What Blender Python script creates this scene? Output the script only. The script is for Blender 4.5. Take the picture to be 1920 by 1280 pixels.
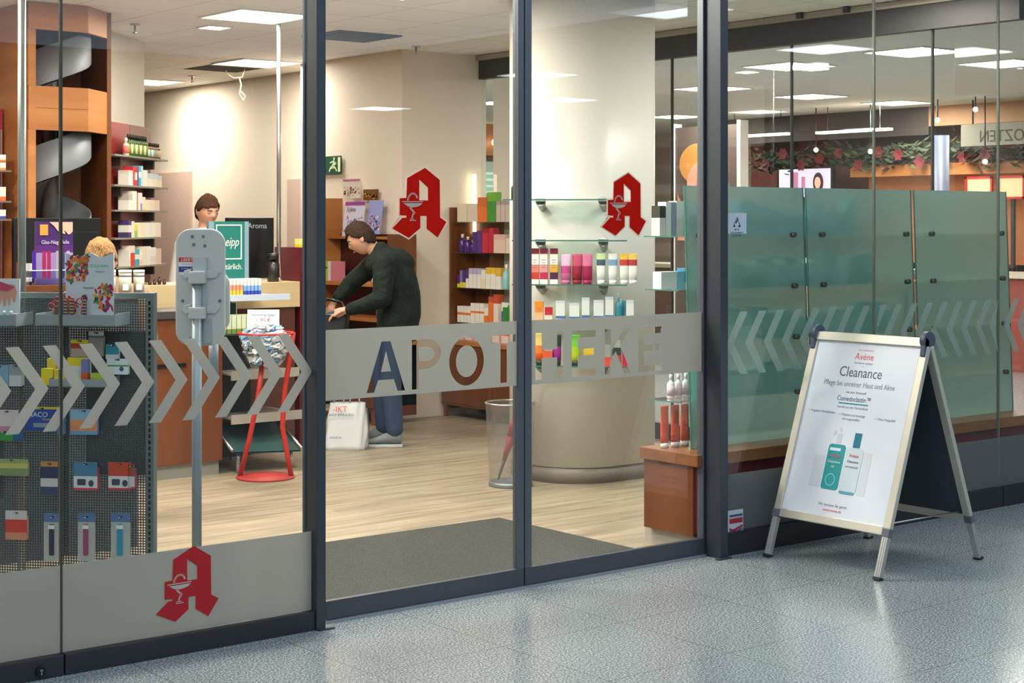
import bpy, bmesh, math, random
import mathutils.noise as mnoise
from mathutils import Vector, Matrix
random.seed(7)
R = math.radians
for o in list(bpy.data.objects): bpy.data.objects.remove(o)
SC = bpy.context.scene
COL = SC.collection

# ------------------------------------------------------------------ camera
F = 3090.0; H = 1.6; HY = 416.0; TH = R(38.5)
S_, C_ = math.sin(TH), math.cos(TH)
CX, CY = -3.5116, -5.6075
cam = bpy.data.objects.new('camera', bpy.data.cameras.new('camera'))
COL.objects.link(cam)
cam.location = (CX, CY, H); cam.rotation_euler = (R(90), 0, -TH)
cam.data.sensor_width = 36; cam.data.lens = F / 1920 * 36
cam.data.shift_y = -(640 - HY) / 1920
cam.data.clip_start = 0.1; cam.data.clip_end = 200
SC.camera = cam

# ------------------------------------------------------------------ colour management and world
SC.view_settings.view_transform = 'Standard'
SC.view_settings.look = 'None'
SC.view_settings.exposure = 0.0
SC.view_settings.gamma = 1.0
SC.view_settings.use_curve_mapping = False
SC.cycles.transparent_max_bounces = 32
SC.cycles.max_bounces = 10
w = bpy.data.worlds.new('world'); SC.world = w; w.use_nodes = True
w.node_tree.nodes['Background'].inputs[0].default_value = (0.75, 0.86, 1.0, 1)
w.node_tree.nodes['Background'].inputs[1].default_value = 0.12

# strengths of the lights the place has
SHOP_W = 54.0       # watts of each ceiling panel in the shop
MALL_W = 60.0       # watts of each panel in the mall beyond
HALL_W = 14.0       # watts of each panel in the passage in front
SKY_L = 1.25        # radiance of the glazed daylight roof of the passage
COLD = (0.80, 0.90, 1.0); WARM = (1.0, 0.91, 0.80); NEUT = (1.0, 0.95, 0.88)

def area(name, loc, sx, sy, watts, color, rot=(0, 0, 0)):
    l = bpy.data.lights.new(name, 'AREA'); l.shape = 'RECTANGLE'; l.size = sx; l.size_y = sy
    l.energy = watts; l.color = color
    o = bpy.data.objects.new(name, l); COL.objects.link(o); o.location = loc; o.rotation_euler = rot
    return o


# ------------------------------------------------------------------ measured planes (metres), read from the vanishing points
def ray(px, py):
    a = (px - 960) / F; b = (HY - py) / F
    return (S_ + a * C_, C_ - a * S_, b)
def onY(px, py, Y):
    d = ray(px, py); t = (Y - CY) / d[1]; return Vector((CX + t * d[0], Y, H + t * d[2]))
def onX(px, py, X):
    d = ray(px, py); t = (X - CX) / d[0]; return Vector((X, CY + t * d[1], H + t * d[2]))
def onZ(px, py, Z=0.0):
    d = ray(px, py); t = (Z - H) / d[2]; return Vector((CX + t * d[0], CY + t * d[1], Z))

# ------------------------------------------------------------------ materials
def lin(c):
    return tuple(((v / 255 / 12.92) if v / 255 <= 0.04045 else ((v / 255 + 0.055) / 1.055) ** 2.4) for v in c) + (1,)
MC = {}
def mat(c, rough=0.5, metal=0.0, name=None, emit=0.0, spec=0.5, coat=0.0):
    k = (tuple(c), rough, metal, emit, spec, coat)
    if k in MC: return MC[k]
    m = bpy.data.materials.new(name or 'paint'); m.use_nodes = True
    b = m.node_tree.nodes['Principled BSDF']
    b.inputs['Base Color'].default_value = lin(c); b.inputs['Roughness'].default_value = rough
    b.inputs['Metallic'].default_value = metal
    b.inputs['Specular IOR Level'].default_value = spec
    b.inputs['Coat Weight'].default_value = coat
    if emit:
        b.inputs['Emission Color'].default_value = lin(c); b.inputs['Emission Strength'].default_value = emit
    MC[k] = m
    return m
def nt(name):
    m = bpy.data.materials.new(name); m.use_nodes = True; n = m.node_tree
    return m, n, n.nodes['Principled BSDF'], n.nodes['Material Output']
def N(n, t, **kw):
    x = n.nodes.new(t)
    for k, v in kw.items():
        if k.startswith('i_'): x.inputs[int(k[2:])].default_value = v
        else: setattr(x, k, v)
    return x
def ramp(n, stops):
    r = n.nodes.new('ShaderNodeValToRGB'); e = r.color_ramp.elements
    while len(e) < len(stops): e.new(0.5)
    for i, (p, c) in enumerate(stops): e[i].position = p; e[i].color = c
    return r
def wood(name, c1, c2, scale=(1, 1, 1), rough=0.4, planks=None):
    m, n, b, o = nt(name)
    tc = N(n, 'ShaderNodeNewGeometry'); mp = N(n, 'ShaderNodeMapping'); mp.inputs['Scale'].default_value = scale
    n.links.new(tc.outputs['Position'], mp.inputs[0])
    no = N(n, 'ShaderNodeTexNoise'); no.inputs['Scale'].default_value = 6; no.inputs['Detail'].default_value = 6
    n.links.new(mp.outputs[0], no.inputs['Vector'])
    r = ramp(n, [(0.3, lin(c1)), (0.7, lin(c2))]); n.links.new(no.outputs[0], r.inputs[0])
    out = r.outputs[0]
    if planks:
        bt = N(n, 'ShaderNodeTexBrick'); bt.inputs['Scale'].default_value = 1
        bt.inputs['Brick Width'].default_value = planks[0]; bt.inputs['Row Height'].default_value = planks[1]
        bt.inputs['Mortar Size'].default_value = 0.002; bt.inputs['Mortar'].default_value = (0.55, 0.55, 0.55, 1)
        bt.inputs['Color1'].default_value = (1, 1, 1, 1); bt.inputs['Color2'].default_value = (0.78, 0.78, 0.78, 1)
        n.links.new(tc.outputs['Position'], bt.inputs['Vector'])
        mx = N(n, 'ShaderNodeMix', data_type='RGBA', blend_type='MULTIPLY'); mx.inputs[0].default_value = 1
        n.links.new(out, mx.inputs[6]); n.links.new(bt.outputs[0], mx.inputs[7]); out = mx.outputs[2]
    n.links.new(out, b.inputs['Base Color']); b.inputs['Roughness'].default_value = rough
    return m
BENCHW = wood('bench_wood', (120, 72, 38), (146, 92, 50), (0.15, 1, 2), 0.42)
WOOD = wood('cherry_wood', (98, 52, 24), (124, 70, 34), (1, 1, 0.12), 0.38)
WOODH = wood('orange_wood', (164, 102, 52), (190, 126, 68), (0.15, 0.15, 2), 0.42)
WOODD = wood('brown_wood', (112, 62, 34), (134, 76, 42), (1, 1, 0.12), 0.5)  # brown tone for back boards, legs and small parts
MAPLE = wood('maple', (196, 172, 128), (214, 190, 148), (0.3, 0.3, 2), 0.4)
FLOORW = wood('oak_floor_boards', (132, 118, 98), (180, 164, 138), (0.28, 3.2, 1), 0.42, planks=(1.4, 0.19))

def tiles(name, base, joint, size, off=(0, 0), width=0.006, speck=None, rough=0.6, noise=0.0, rot=0.0):
    m, n, b, o = nt(name)
    g = N(n, 'ShaderNodeNewGeometry'); mp = N(n, 'ShaderNodeMapping')
    mp.inputs['Location'].default_value = (off[0], off[1], 0)
    n.links.new(g.outputs['Position'], mp.inputs[0])
    bt = N(n, 'ShaderNodeTexBrick', offset=0.0, squash=1.0); bt.inputs['Scale'].default_value = 1
    bt.inputs['Brick Width'].default_value = size[0]; bt.inputs['Row Height'].default_value = size[1]
    bt.inputs['Mortar Size'].default_value = width; bt.inputs['Mortar Smooth'].default_value = 0.3
    bt.inputs['Color1'].default_value = (1, 1, 1, 1); bt.inputs['Color2'].default_value = (0.97, 0.97, 0.97, 1)
    bt.inputs['Mortar'].default_value = (joint, joint, joint, 1)
    n.links.new(mp.outputs[0], bt.inputs['Vector'])
    mx = N(n, 'ShaderNodeMix', data_type='RGBA', blend_type='MULTIPLY'); mx.inputs[0].default_value = 1
    if speck:
        v = N(n, 'ShaderNodeTexNoise'); v.inputs['Scale'].default_value = speck[0]; v.inputs['Detail'].default_value = 2
        n.links.new(g.outputs['Position'], v.inputs['Vector'])
        r = ramp(n, [(0.32, lin(speck[1])), (0.5, lin(base)), (0.68, lin(speck[2]))]); n.links.new(v.outputs[0], r.inputs[0])
        n.links.new(r.outputs[0], mx.inputs[6])
    else: mx.inputs[6].default_value = lin(base)
    n.links.new(bt.outputs[0], mx.inputs[7]); n.links.new(mx.outputs[2], b.inputs['Base Color'])
    b.inputs['Roughness'].default_value = rough
    return m
TERRAZZO = tiles('terrazzo', (138, 146, 146), 0.55, (0.6, 0.6), (0.27, 0.12), 0.003, (130, (76, 86, 90), (204, 209, 208)), 0.2)
CEIL = tiles('ceiling_tiles', (240, 236, 230), 0.62, (0.6, 0.6), (0.3, 0.36), 0.006, None, 0.8)
CEILM = tiles('mall_ceiling_tiles', (228, 226, 220), 0.88, (0.6, 0.6), (0.1, 0.3), 0.006, None, 0.8)
MATM = tiles('ribbed_mat', (50, 51, 46), 0.8, (3, 3), (0, 0), 0.001, (200, (26, 27, 25), (78, 78, 70)), 0.95)

def glass(name, tint=(1, 1, 1), extra=1.7):
    m, n, b, o = nt(name); n.nodes.remove(b)
    t = N(n, 'ShaderNodeBsdfTransparent'); t.inputs[0].default_value = tint + (1,)
    g = N(n, 'ShaderNodeBsdfGlossy'); g.inputs['Roughness'].default_value = 0.0; g.inputs[0].default_value = (1, 1, 1, 1)
    f = N(n, 'ShaderNodeFresnel'); f.inputs[0].default_value = 1.42
    k = N(n, 'ShaderNodeMath', operation='MULTIPLY'); k.inputs[1].default_value = extra
    mx = N(n, 'ShaderNodeMixShader')
    ge = N(n, 'ShaderNodeNewGeometry'); iv = N(n, 'ShaderNodeMath', operation='SUBTRACT'); iv.inputs[0].default_value = 1
    k2 = N(n, 'ShaderNodeMath', operation='MULTIPLY'); n.links.new(ge.outputs['Backfacing'], iv.inputs[1])
    n.links.new(f.outputs[0], k.inputs[0]); n.links.new(k.outputs[0], k2.inputs[0]); n.links.new(iv.outputs[0], k2.inputs[1]); n.links.new(k2.outputs[0], mx.inputs[0])
    n.links.new(t.outputs[0], mx.inputs[1]); n.links.new(g.outputs[0], mx.inputs[2]); n.links.new(mx.outputs[0], o.inputs[0])
    return m
GLASS = glass('clear_glass', (0.97, 0.985, 0.975))
GLASSG = glass('greenish_shelf_glass', (0.80, 0.93, 0.88))
EDGE = mat((70, 120, 108), 0.2, name='green_glass_edge')
def film(name, c, transp, transl=0.5):
    m, n, b, o = nt(name); n.nodes.remove(b)
    d = N(n, 'ShaderNodeBsdfDiffuse'); d.inputs[0].default_value = lin(c)
    l = N(n, 'ShaderNodeBsdfTranslucent'); l.inputs[0].default_value = lin(c)
    t = N(n, 'ShaderNodeBsdfTransparent')
    a = N(n, 'ShaderNodeMixShader'); a.inputs[0].default_value = transl
    x = N(n, 'ShaderNodeMixShader'); x.inputs[0].default_value = transp
    n.links.new(d.outputs[0], a.inputs[1]); n.links.new(l.outputs[0], a.inputs[2])
    n.links.new(a.outputs[0], x.inputs[1]); n.links.new(t.outputs[0], x.inputs[2]); n.links.new(x.outputs[0], o.inputs[0])
    return m
FILM = film('frosted_film', (190, 188, 178), 0.08, 0.45)
FILMT = film('thin_frosted_film', (176, 190, 182), 0.50, 0.4)
def frosted(name, c):
    m, n, b, o = nt(name); n.nodes.remove(b)
    d = N(n, 'ShaderNodeBsdfDiffuse'); d.inputs[0].default_value = lin(c)
    l = N(n, 'ShaderNodeBsdfTranslucent'); l.inputs[0].default_value = lin(c)
    r = N(n, 'ShaderNodeBsdfRefraction'); r.inputs[0].default_value = (0.74, 0.88, 0.86, 1); r.inputs[1].default_value = 0.38; r.inputs[2].default_value = 1.12
    gl = N(n, 'ShaderNodeBsdfGlossy'); gl.inputs[1].default_value = 0.25
    a = N(n, 'ShaderNodeMixShader'); a.inputs[0].default_value = 0.6
    x = N(n, 'ShaderNodeMixShader'); x.inputs[0].default_value = 0.52
    y = N(n, 'ShaderNodeMixShader'); y.inputs[0].default_value = 0.05
    n.links.new(d.outputs[0], a.inputs[1]); n.links.new(l.outputs[0], a.inputs[2])
    n.links.new(a.outputs[0], x.inputs[1]); n.links.new(r.outputs[0], x.inputs[2])
    n.links.new(x.outputs[0], y.inputs[1]); n.links.new(gl.outputs[0], y.inputs[2]); n.links.new(y.outputs[0], o.inputs[0])
    return m
TEAL = frosted('teal_frosted_glass', (146, 180, 172))
def perforated():
    m, n, b, o = nt('perforated_steel')
    b.inputs['Base Color'].default_value = lin((70, 80, 84)); b.inputs['Roughness'].default_value = 0.5
    tc = N(n, 'ShaderNodeTexCoord')
    vm = N(n, 'ShaderNodeVectorMath', operation='MULTIPLY'); vm.inputs[1].default_value = (95, 0, 95)
    n.links.new(tc.outputs['Object'], vm.inputs[0])
    fr = N(n, 'ShaderNodeVectorMath', operation='FRACTION'); n.links.new(vm.outputs[0], fr.inputs[0])
    sb = N(n, 'ShaderNodeVectorMath', operation='SUBTRACT'); sb.inputs[1].default_value = (0.5, 0, 0.5); n.links.new(fr.outputs[0], sb.inputs[0])
    ln = N(n, 'ShaderNodeVectorMath', operation='LENGTH'); n.links.new(sb.outputs[0], ln.inputs[0])
    lt = N(n, 'ShaderNodeMath', operation='GREATER_THAN'); lt.inputs[1].default_value = 0.34; n.links.new(ln.outputs['Value'], lt.inputs[0])
    n.links.new(lt.outputs[0], b.inputs['Alpha'])
    return m
PERF = perforated()
def meshmat(name, c, a):
    m, n, b, o = nt(name)
    b.inputs['Base Color'].default_value = lin(c); b.inputs['Metallic'].default_value = 0.6; b.inputs['Roughness'].default_value = 0.4
    tc = N(n, 'ShaderNodeNewGeometry')
    vm = N(n, 'ShaderNodeVectorMath', operation='MULTIPLY'); vm.inputs[1].default_value = (280, 280, 280)
    n.links.new(tc.outputs['Position'], vm.inputs[0])
    ck = N(n, 'ShaderNodeTexChecker'); ck.inputs['Scale'].default_value = 1; n.links.new(vm.outputs[0], ck.inputs['Vector'])
    mr = N(n, 'ShaderNodeMapRange'); mr.inputs['To Min'].default_value = a; mr.inputs['To Max'].default_value = 0.48
    n.links.new(ck.outputs['Fac'], mr.inputs[0]); n.links.new(mr.outputs[0], b.inputs['Alpha'])
    return m
WIRE = meshmat('wire_mesh', (170, 172, 170), 0.10)

FRAME = mat((62, 67, 74), 0.42, 0.3, 'anthracite_aluminium')
FRAME2 = mat((96, 102, 110), 0.38, 0.4, 'slate_aluminium')
DARK = mat((44, 46, 52), 0.4, 0.1, 'dark_aluminium')
BLACK = mat((14, 14, 16), 0.35)
WHITE = mat((236, 234, 228), 0.5)
CREAM = mat((232, 218, 202), 0.7, name='cream_plaster')
CREAM2 = mat((214, 206, 192), 0.7, name='pale_plaster')
COLM = mat((228, 225, 216), 0.35, name='column_laminate')
RED = film('sign_red', (226, 40, 28), 0.0, 0.45)
STEEL = mat((190, 192, 196), 0.25, 0.9)
ALU = mat((200, 200, 194), 0.35, 0.75, 'brushed_aluminium')
SKIN = mat((214, 160, 132), 0.55)
BURG = mat((112, 22, 34), 0.4)
GREY = mat((150, 160, 164), 0.45)

# ------------------------------------------------------------------ mesh builder
def FR(loc=(0, 0, 0), rz=0.0):
    return Matrix.Translation(Vector(loc)) @ Matrix.Rotation(rz, 4, 'Z')
ID = Matrix.Identity(4)
WM = {}
class MB:
    def __init__(s): s.v = []; s.f = []; s.m = []; s.sm = []
    def quad(s, pts, mi=0, smooth=False):
        k = len(s.v); s.v += [Vector(p) for p in pts]; s.f.append(tuple(range(k, k + len(pts)))); s.m.append(mi); s.sm.append(smooth); return s
    def box(s, x0, x1, y0, y1, z0, z1, mi=0):
        if x0 > x1: x0, x1 = x1, x0
        if y0 > y1: y0, y1 = y1, y0
        if z0 > z1: z0, z1 = z1, z0
        k = len(s.v)
        s.v += [Vector(p) for p in [(x0, y0, z0), (x1, y0, z0), (x1, y1, z0), (x0, y1, z0), (x0, y0, z1), (x1, y0, z1), (x1, y1, z1), (x0, y1, z1)]]
        for q in [(0, 3, 2, 1), (4, 5, 6, 7), (0, 1, 5, 4), (1, 2, 6, 5), (2, 3, 7, 6), (3, 0, 4, 7)]:
            s.f.append(tuple(k + i for i in q)); s.m.append(mi); s.sm.append(False)
        return s
    def tube(s, p0, p1, r0, r1=None, n=16, mi=0, cap=True):
        p0, p1 = Vector(p0), Vector(p1); r1 = r0 if r1 is None else r1
        d = (p1 - p0).normalized(); a = d.orthogonal().normalized(); b = d.cross(a)
        k = len(s.v)
        for p, r in ((p0, r0), (p1, r1)):
            for i in range(n):
                t = 2 * math.pi * i / n; s.v.append(p + r * (math.cos(t) * a + math.sin(t) * b))
        for i in range(n):
            j = (i + 1) % n; s.f.append((k + i, k + j, k + n + j, k + n + i)); s.m.append(mi); s.sm.append(True)
        if cap:
            s.f.append(tuple(k + i for i in reversed(range(n)))); s.m.append(mi); s.sm.append(False)
            s.f.append(tuple(k + n + i for i in range(n))); s.m.append(mi); s.sm.append(False)
        return s
    def path(s, pts, r, n=10, mi=0):
        pts = [Vector(p) for p in pts]; k = len(s.v); prev = None
        for i, p in enumerate(pts):
            d = (pts[min(i + 1, len(pts) - 1)] - pts[max(i - 1, 0)]).normalized()
            if prev is None: a = d.orthogonal().normalized()
            else: a = (prev - d * prev.dot(d)).normalized()
            prev = a; b = d.cross(a)
            for j in range(n):
                t = 2 * math.pi * j / n; s.v.append(p + r * (math.cos(t) * a + math.sin(t) * b))
        for i in range(len(pts) - 1):
            for j in range(n):
                q = (j + 1) % n; s.f.append((k + i * n + j, k + i * n + q, k + (i + 1) * n + q, k + (i + 1) * n + j)); s.m.append(mi); s.sm.append(True)
        s.f.append(tuple(k + i for i in reversed(range(n)))); s.m.append(mi); s.sm.append(False)
        e = k + (len(pts) - 1) * n
        s.f.append(tuple(e + i for i in range(n))); s.m.append(mi); s.sm.append(False)
        return s
    def lathe(s, prof, c=(0, 0, 0), n=24, mi=0, sx=1.0, sy=1.0, mis=None):
        k = len(s.v); c = Vector(c)
        for r, z in prof:
            for i in range(n):
                t = 2 * math.pi * i / n; s.v.append(c + Vector((r * sx * math.cos(t), r * sy * math.sin(t), z)))
        for a in range(len(prof) - 1):
            for i in range(n):
                j = (i + 1) % n; s.f.append((k + a * n + i, k + a * n + j, k + (a + 1) * n + j, k + (a + 1) * n + i))
                s.m.append(mis[a] if mis else mi); s.sm.append(True)
        s.f.append(tuple(k + i for i in reversed(range(n)))); s.m.append(mis[0] if mis else mi); s.sm.append(False)
        e = k + (len(prof) - 1) * n
        s.f.append(tuple(e + i for i in range(n))); s.m.append(mis[-1] if mis else mi); s.sm.append(False)
        return s
    def prism(s, poly, z0, z1, mi=0, smooth=False):
        k = len(s.v); n = len(poly)
        s.v += [Vector((x, y, z0)) for x, y in poly] + [Vector((x, y, z1)) for x, y in poly]
        for i in range(n):
            j = (i + 1) % n; s.f.append((k + i, k + j, k + n + j, k + n + i)); s.m.append(mi); s.sm.append(smooth)
        s.f.append(tuple(k + i for i in reversed(range(n)))); s.m.append(mi); s.sm.append(False)
        s.f.append(tuple(k + n + i for i in range(n))); s.m.append(mi); s.sm.append(False)
        return s
    def extr(s, poly, y0, y1, mi=0):          # polygon in x,z pushed through y
        k = len(s.v); n = len(poly)
        s.v += [Vector((x, y0, z)) for x, z in poly] + [Vector((x, y1, z)) for x, z in poly]
        for i in range(n):
            j = (i + 1) % n; s.f.append((k + i, k + j, k + n + j, k + n + i)); s.m.append(mi); s.sm.append(False)
        s.f.append(tuple(k + i for i in reversed(range(n)))); s.m.append(mi); s.sm.append(False)
        s.f.append(tuple(k + n + i for i in range(n))); s.m.append(mi); s.sm.append(False)
        return s
    def ball(s, c, rx, ry=None, rz=None, n=14, mi=0):
        ry = ry or rx; rz = rz or rx; h = n // 2
        prof = []
        k = len(s.v); c = Vector(c)
        for a in range(1, h):
            ph = math.pi * a / h
            for i in range(n):
                t = 2 * math.pi * i / n
                s.v.append(c + Vector((rx * math.sin(ph) * math.cos(t), ry * math.sin(ph) * math.sin(t), -rz * math.cos(ph))))
        lo = len(s.v); s.v.append(c - Vector((0, 0, rz))); s.v.append(c + Vector((0, 0, rz)))
        for a in range(h - 2):
            for i in range(n):
                j = (i + 1) % n; s.f.append((k + a * n + i, k + a * n + j, k + (a + 1) * n + j, k + (a + 1) * n + i)); s.m.append(mi); s.sm.append(True)
        for i in range(n):
            j = (i + 1) % n
            s.f.append((lo, k + j, k + i)); s.m.append(mi); s.sm.append(True)
            e = k + (h - 2) * n; s.f.append((lo + 1, e + i, e + j)); s.m.append(mi); s.sm.append(True)
        return s

def link(o, world, parent=None):
    COL.objects.link(o)
    if parent is not None:
        o.parent = parent
        o.matrix_parent_inverse = WM[parent.name].inverted()
    o.matrix_basis = world; WM[o.name] = world.copy()
    return o
def props(o, label=None, cat=None, group=None, kind=None):
    if label: o['label'] = label
    if cat: o['category'] = cat
    if group: o['group'] = group
    if kind: o['kind'] = kind
    return o
def build(name, mb, mats, frame=ID, parent=None, label=None, cat=None, group=None, kind=None, bevel=0.0, seg=2):
    if not isinstance(mats, (list, tuple)): mats = [mats]
    xs = [v.x for v in mb.v]; ys = [v.y for v in mb.v]; zs = [v.z for v in mb.v]
    c = Vector(((min(xs) + max(xs)) / 2, (min(ys) + max(ys)) / 2, min(zs)))
    me = bpy.data.meshes.new(name); me.from_pydata([v - c for v in mb.v], [], mb.f)
    for m in mats: me.materials.append(m)
    me.polygons.foreach_set('material_index', mb.m); me.polygons.foreach_set('use_smooth', mb.sm); me.update()
    if bevel:
        bm = bmesh.new(); bm.from_mesh(me); bmesh.ops.remove_doubles(bm, verts=bm.verts, dist=1e-5)
        es = [e for e in bm.edges if len(e.link_faces) == 2 and e.calc_face_angle(0) > 0.6]
        bmesh.ops.bevel(bm, geom=es, offset=bevel, segments=seg, affect='EDGES', profile=0.6, clamp_overlap=True); bm.to_mesh(me); bm.free()
    o = bpy.data.objects.new(name, me)
    link(o, frame @ Matrix.Translation(c), parent)
    return props(o, label, cat, group, kind)
def empty(name, frame, label, cat, group=None, kind=None):
    o = bpy.data.objects.new(name, None); o.empty_display_size = 0.1
    link(o, frame); return props(o, label, cat, group, kind)
def plane_frame(origin, xd, up):
    xd = Vector(xd).normalized(); up = Vector(up); up = (up - xd * up.dot(xd)).normalized(); n = xd.cross(up)
    m = Matrix.Identity(4)
    for i in range(3): m[i][0] = xd[i]; m[i][1] = up[i]; m[i][2] = n[i]; m[i][3] = origin[i]
    return m
def shape(name, polys, t, m, frame, parent=None, z=0.0, **kw):      # flat cut shape with holes, thickness t in the frame's z
    cu = bpy.data.curves.new(name, 'CURVE'); cu.dimensions = '2D'; cu.fill_mode = 'BOTH'; cu.extrude = t / 2
    for p in polys:
        sp = cu.splines.new('POLY'); sp.points.add(len(p) - 1); sp.use_cyclic_u = True
        for i, (x, y) in enumerate(p): sp.points[i].co = (x, y, 0, 1)
    tmp = bpy.data.objects.new(name + '_t', cu); COL.objects.link(tmp)
    me = bpy.data.meshes.new_from_object(tmp.evaluated_get(bpy.context.evaluated_depsgraph_get()))
    bpy.data.objects.remove(tmp); me.name = name; me.materials.clear(); me.materials.append(m)
    o = bpy.data.objects.new(name, me)
    link(o, frame @ Matrix.Translation((0, 0, z + t / 2)), parent)
    return props(o, **kw)
def text(body, size, m, frame, parent=None, x=0, y=0, z=0.0, t=0.001, sx=1.0, align='CENTER', name='lettering', shear=0.0, space=1.0, **kw):
    cu = bpy.data.curves.new(name, 'FONT'); cu.body = body; cu.size = size; cu.extrude = t / 2; cu.align_x = align
    cu.shear = shear; cu.space_character = space; cu.resolution_u = 3
    tmp = bpy.data.objects.new(name + '_t', cu); COL.objects.link(tmp)
    me = bpy.data.meshes.new_from_object(tmp.evaluated_get(bpy.context.evaluated_depsgraph_get()))
    bpy.data.objects.remove(tmp); me.name = name; me.materials.clear(); me.materials.append(m)
    o = bpy.data.objects.new(name, me)
    link(o, frame @ Matrix.Translation((x, y, z + t / 2)) @ Matrix.Diagonal((sx, 1, 1, 1)), parent)
    return props(o, **kw)
def arc(cx, cy, rx, ry, a0, a1, n=24):
    return [(cx + rx * math.cos(R(a0 + (a1 - a0) * i / n)), cy + ry * math.sin(R(a0 + (a1 - a0) * i / n))) for i in range(n + 1)]
def rrect(x0, x1, y0, y1, r, n=6):
    return arc(x1 - r, y1 - r, r, r, 0, 90, n) + arc(x0 + r, y1 - r, r, r, 90, 180, n) + arc(x0 + r, y0 + r, r, r, 180, 270, n) + arc(x1 - r, y0 + r, r, r, 270, 360, n)
def rect(x0, x1, y0, y1): return [(x0, y0), (x1, y0), (x1, y1), (x0, y1)]

# ================================================================== THE SETTING
HC = 3.0
ST = dict(kind='structure')
build('floor', MB().box(-14, 22, -24, 0.0, -0.1, 0), TERRAZZO, label='grey speckled terrazzo floor of the shopping passage', **ST)
build('floor', MB().box(4.98, 22, 0.0, 24, -0.1, 0), TERRAZZO, label='grey terrazzo floor of the mall beyond the side glass', **ST)
build('floor', MB().box(-7, 4.98, 0.0, 16, -0.1, 0), FLOORW, label='light oak plank floor of the shop', **ST)
build('ceiling', MB().box(-7, 4.98, 0.0, 16, HC, HC + .1), CEIL, label='tiled suspended ceiling of the shop', **ST)
build('ceiling', MB().box(4.98, 22, 0.0, 24, HC, HC + .1), CEILM, label='tiled ceiling of the mall beyond', **ST)
build('ceiling', MB().box(-14, 22, -24, 0.0, 3.4, 3.5), CEILM, label='ceiling of the passage in front of the shop', **ST)
WALLM = mat((176, 172, 166), 0.7)
build('wall_front', MB().box(-14, 22, -24.1, -24, 0, 3.5), WALLM, label='far wall of the passage behind the viewer', **ST)
build('wall_left', MB().box(-14.1, -14, -24, 0, 0, 3.5), WALLM, label='left end wall of the passage', **ST)
build('wall_fascia', MB().box(-14, 22, -0.06, 0.12, HC, 3.5), DARK, label='dark fascia above the shop front', **ST)
build('wall_left', MB().box(-14, -4.5, -0.06, 0.12, 0, HC), WALLM, label='wall left of the shop front', **ST)
build('wall_side', MB().box(-7.1, -7, 0, 16, 0, HC), CREAM, label='left side wall of the shop', **ST)
build('wall_back', MB().box(-7, 4.98, 16, 16.1, 0, HC), CREAM, label='back wall of the shop', **ST)
build('wall_right', MB().box(4.5, 4.98, 7.0, 16, 0, HC), CREAM, label='long cream right wall at the back of the shop', **ST)
build('wall_right', MB().box(4.12, 4.98, 5.42, 7.0, 0, HC), CREAM, label='cream wall block behind the magazine shelves', **ST)
build('wall_left', MB().box(-7, 0.60, 5.0, 5.1, 0, HC), CREAM2, label='pale wall left of the wooden tower', **ST)
# diagonal wall with the medicine shelves
FD = FR((1.45, 5.43, 0), R(45))            # local x along the wall, local -y out into the room
build('wall_diagonal', MB().box(0, 1.11, 0, 0.12, 0, HC), CREAM2, FD, label='pale diagonal wall carrying the medicine shelves', **ST)
build('wall_panel', MB().box(0, 0.72, -0.02, 0, 0.6, 2.335).box(0.726, 1.20, -0.02, 0, 0.6, 2.335, 1), [mat((150, 34, 44), .35), mat((122, 70, 66), .4)], FD, label='burgundy wall panels behind the medicine shelves', **ST)
# pink wall cladding at the back
PINK = mat((206, 178, 166), .5)
build('wall_cladding', MB().box(4.47, 4.5, 9.76, 12.5, 0, 2.12), PINK, label='low pinkish cladding on the back right wall', **ST)
build('wall_cladding', MB().box(4.47, 4.5, 7.05, 7.82, 0, 2.0), PINK, label='pinkish cladding near the wall corner', **ST)
# ceiling opening
hole = [onZ(345, 129, HC), onZ(392, 121, HC), onZ(500, 127, HC), onZ(440, 134, HC)]
build('ceiling_opening', MB().box(3.52, 4.06, 7.5, 8.05, HC - .004, HC - .001).box(3.50, 4.08, 7.48, 7.5, HC - .008, HC, 1).box(3.50, 4.08, 8.05, 8.07, HC - .008, HC, 1), [mat((40, 38, 36), .9), WHITE], label='missing ceiling tile, dark opening at the back', **ST)
c = MB().path([(3.75, 7.7, HC), (3.76, 7.68, HC - .06), (3.80, 7.62, HC - .10), (3.86, 7.58, HC - .09), (3.9, 7.6, HC)], .006, 6)
c.path([(3.84, 7.6, HC - .09), (3.86, 7.6, HC - .16), (3.84, 7.6, HC - .24), (3.87, 7.58, HC - .30), (3.90, 7.6, HC - .26), (3.86, 7.6, HC - .22)], .007, 6)
build('hanging_cable', c, mat((210, 190, 150), .6), label='loose cable dangling from the missing ceiling tile', cat='cable')

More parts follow.
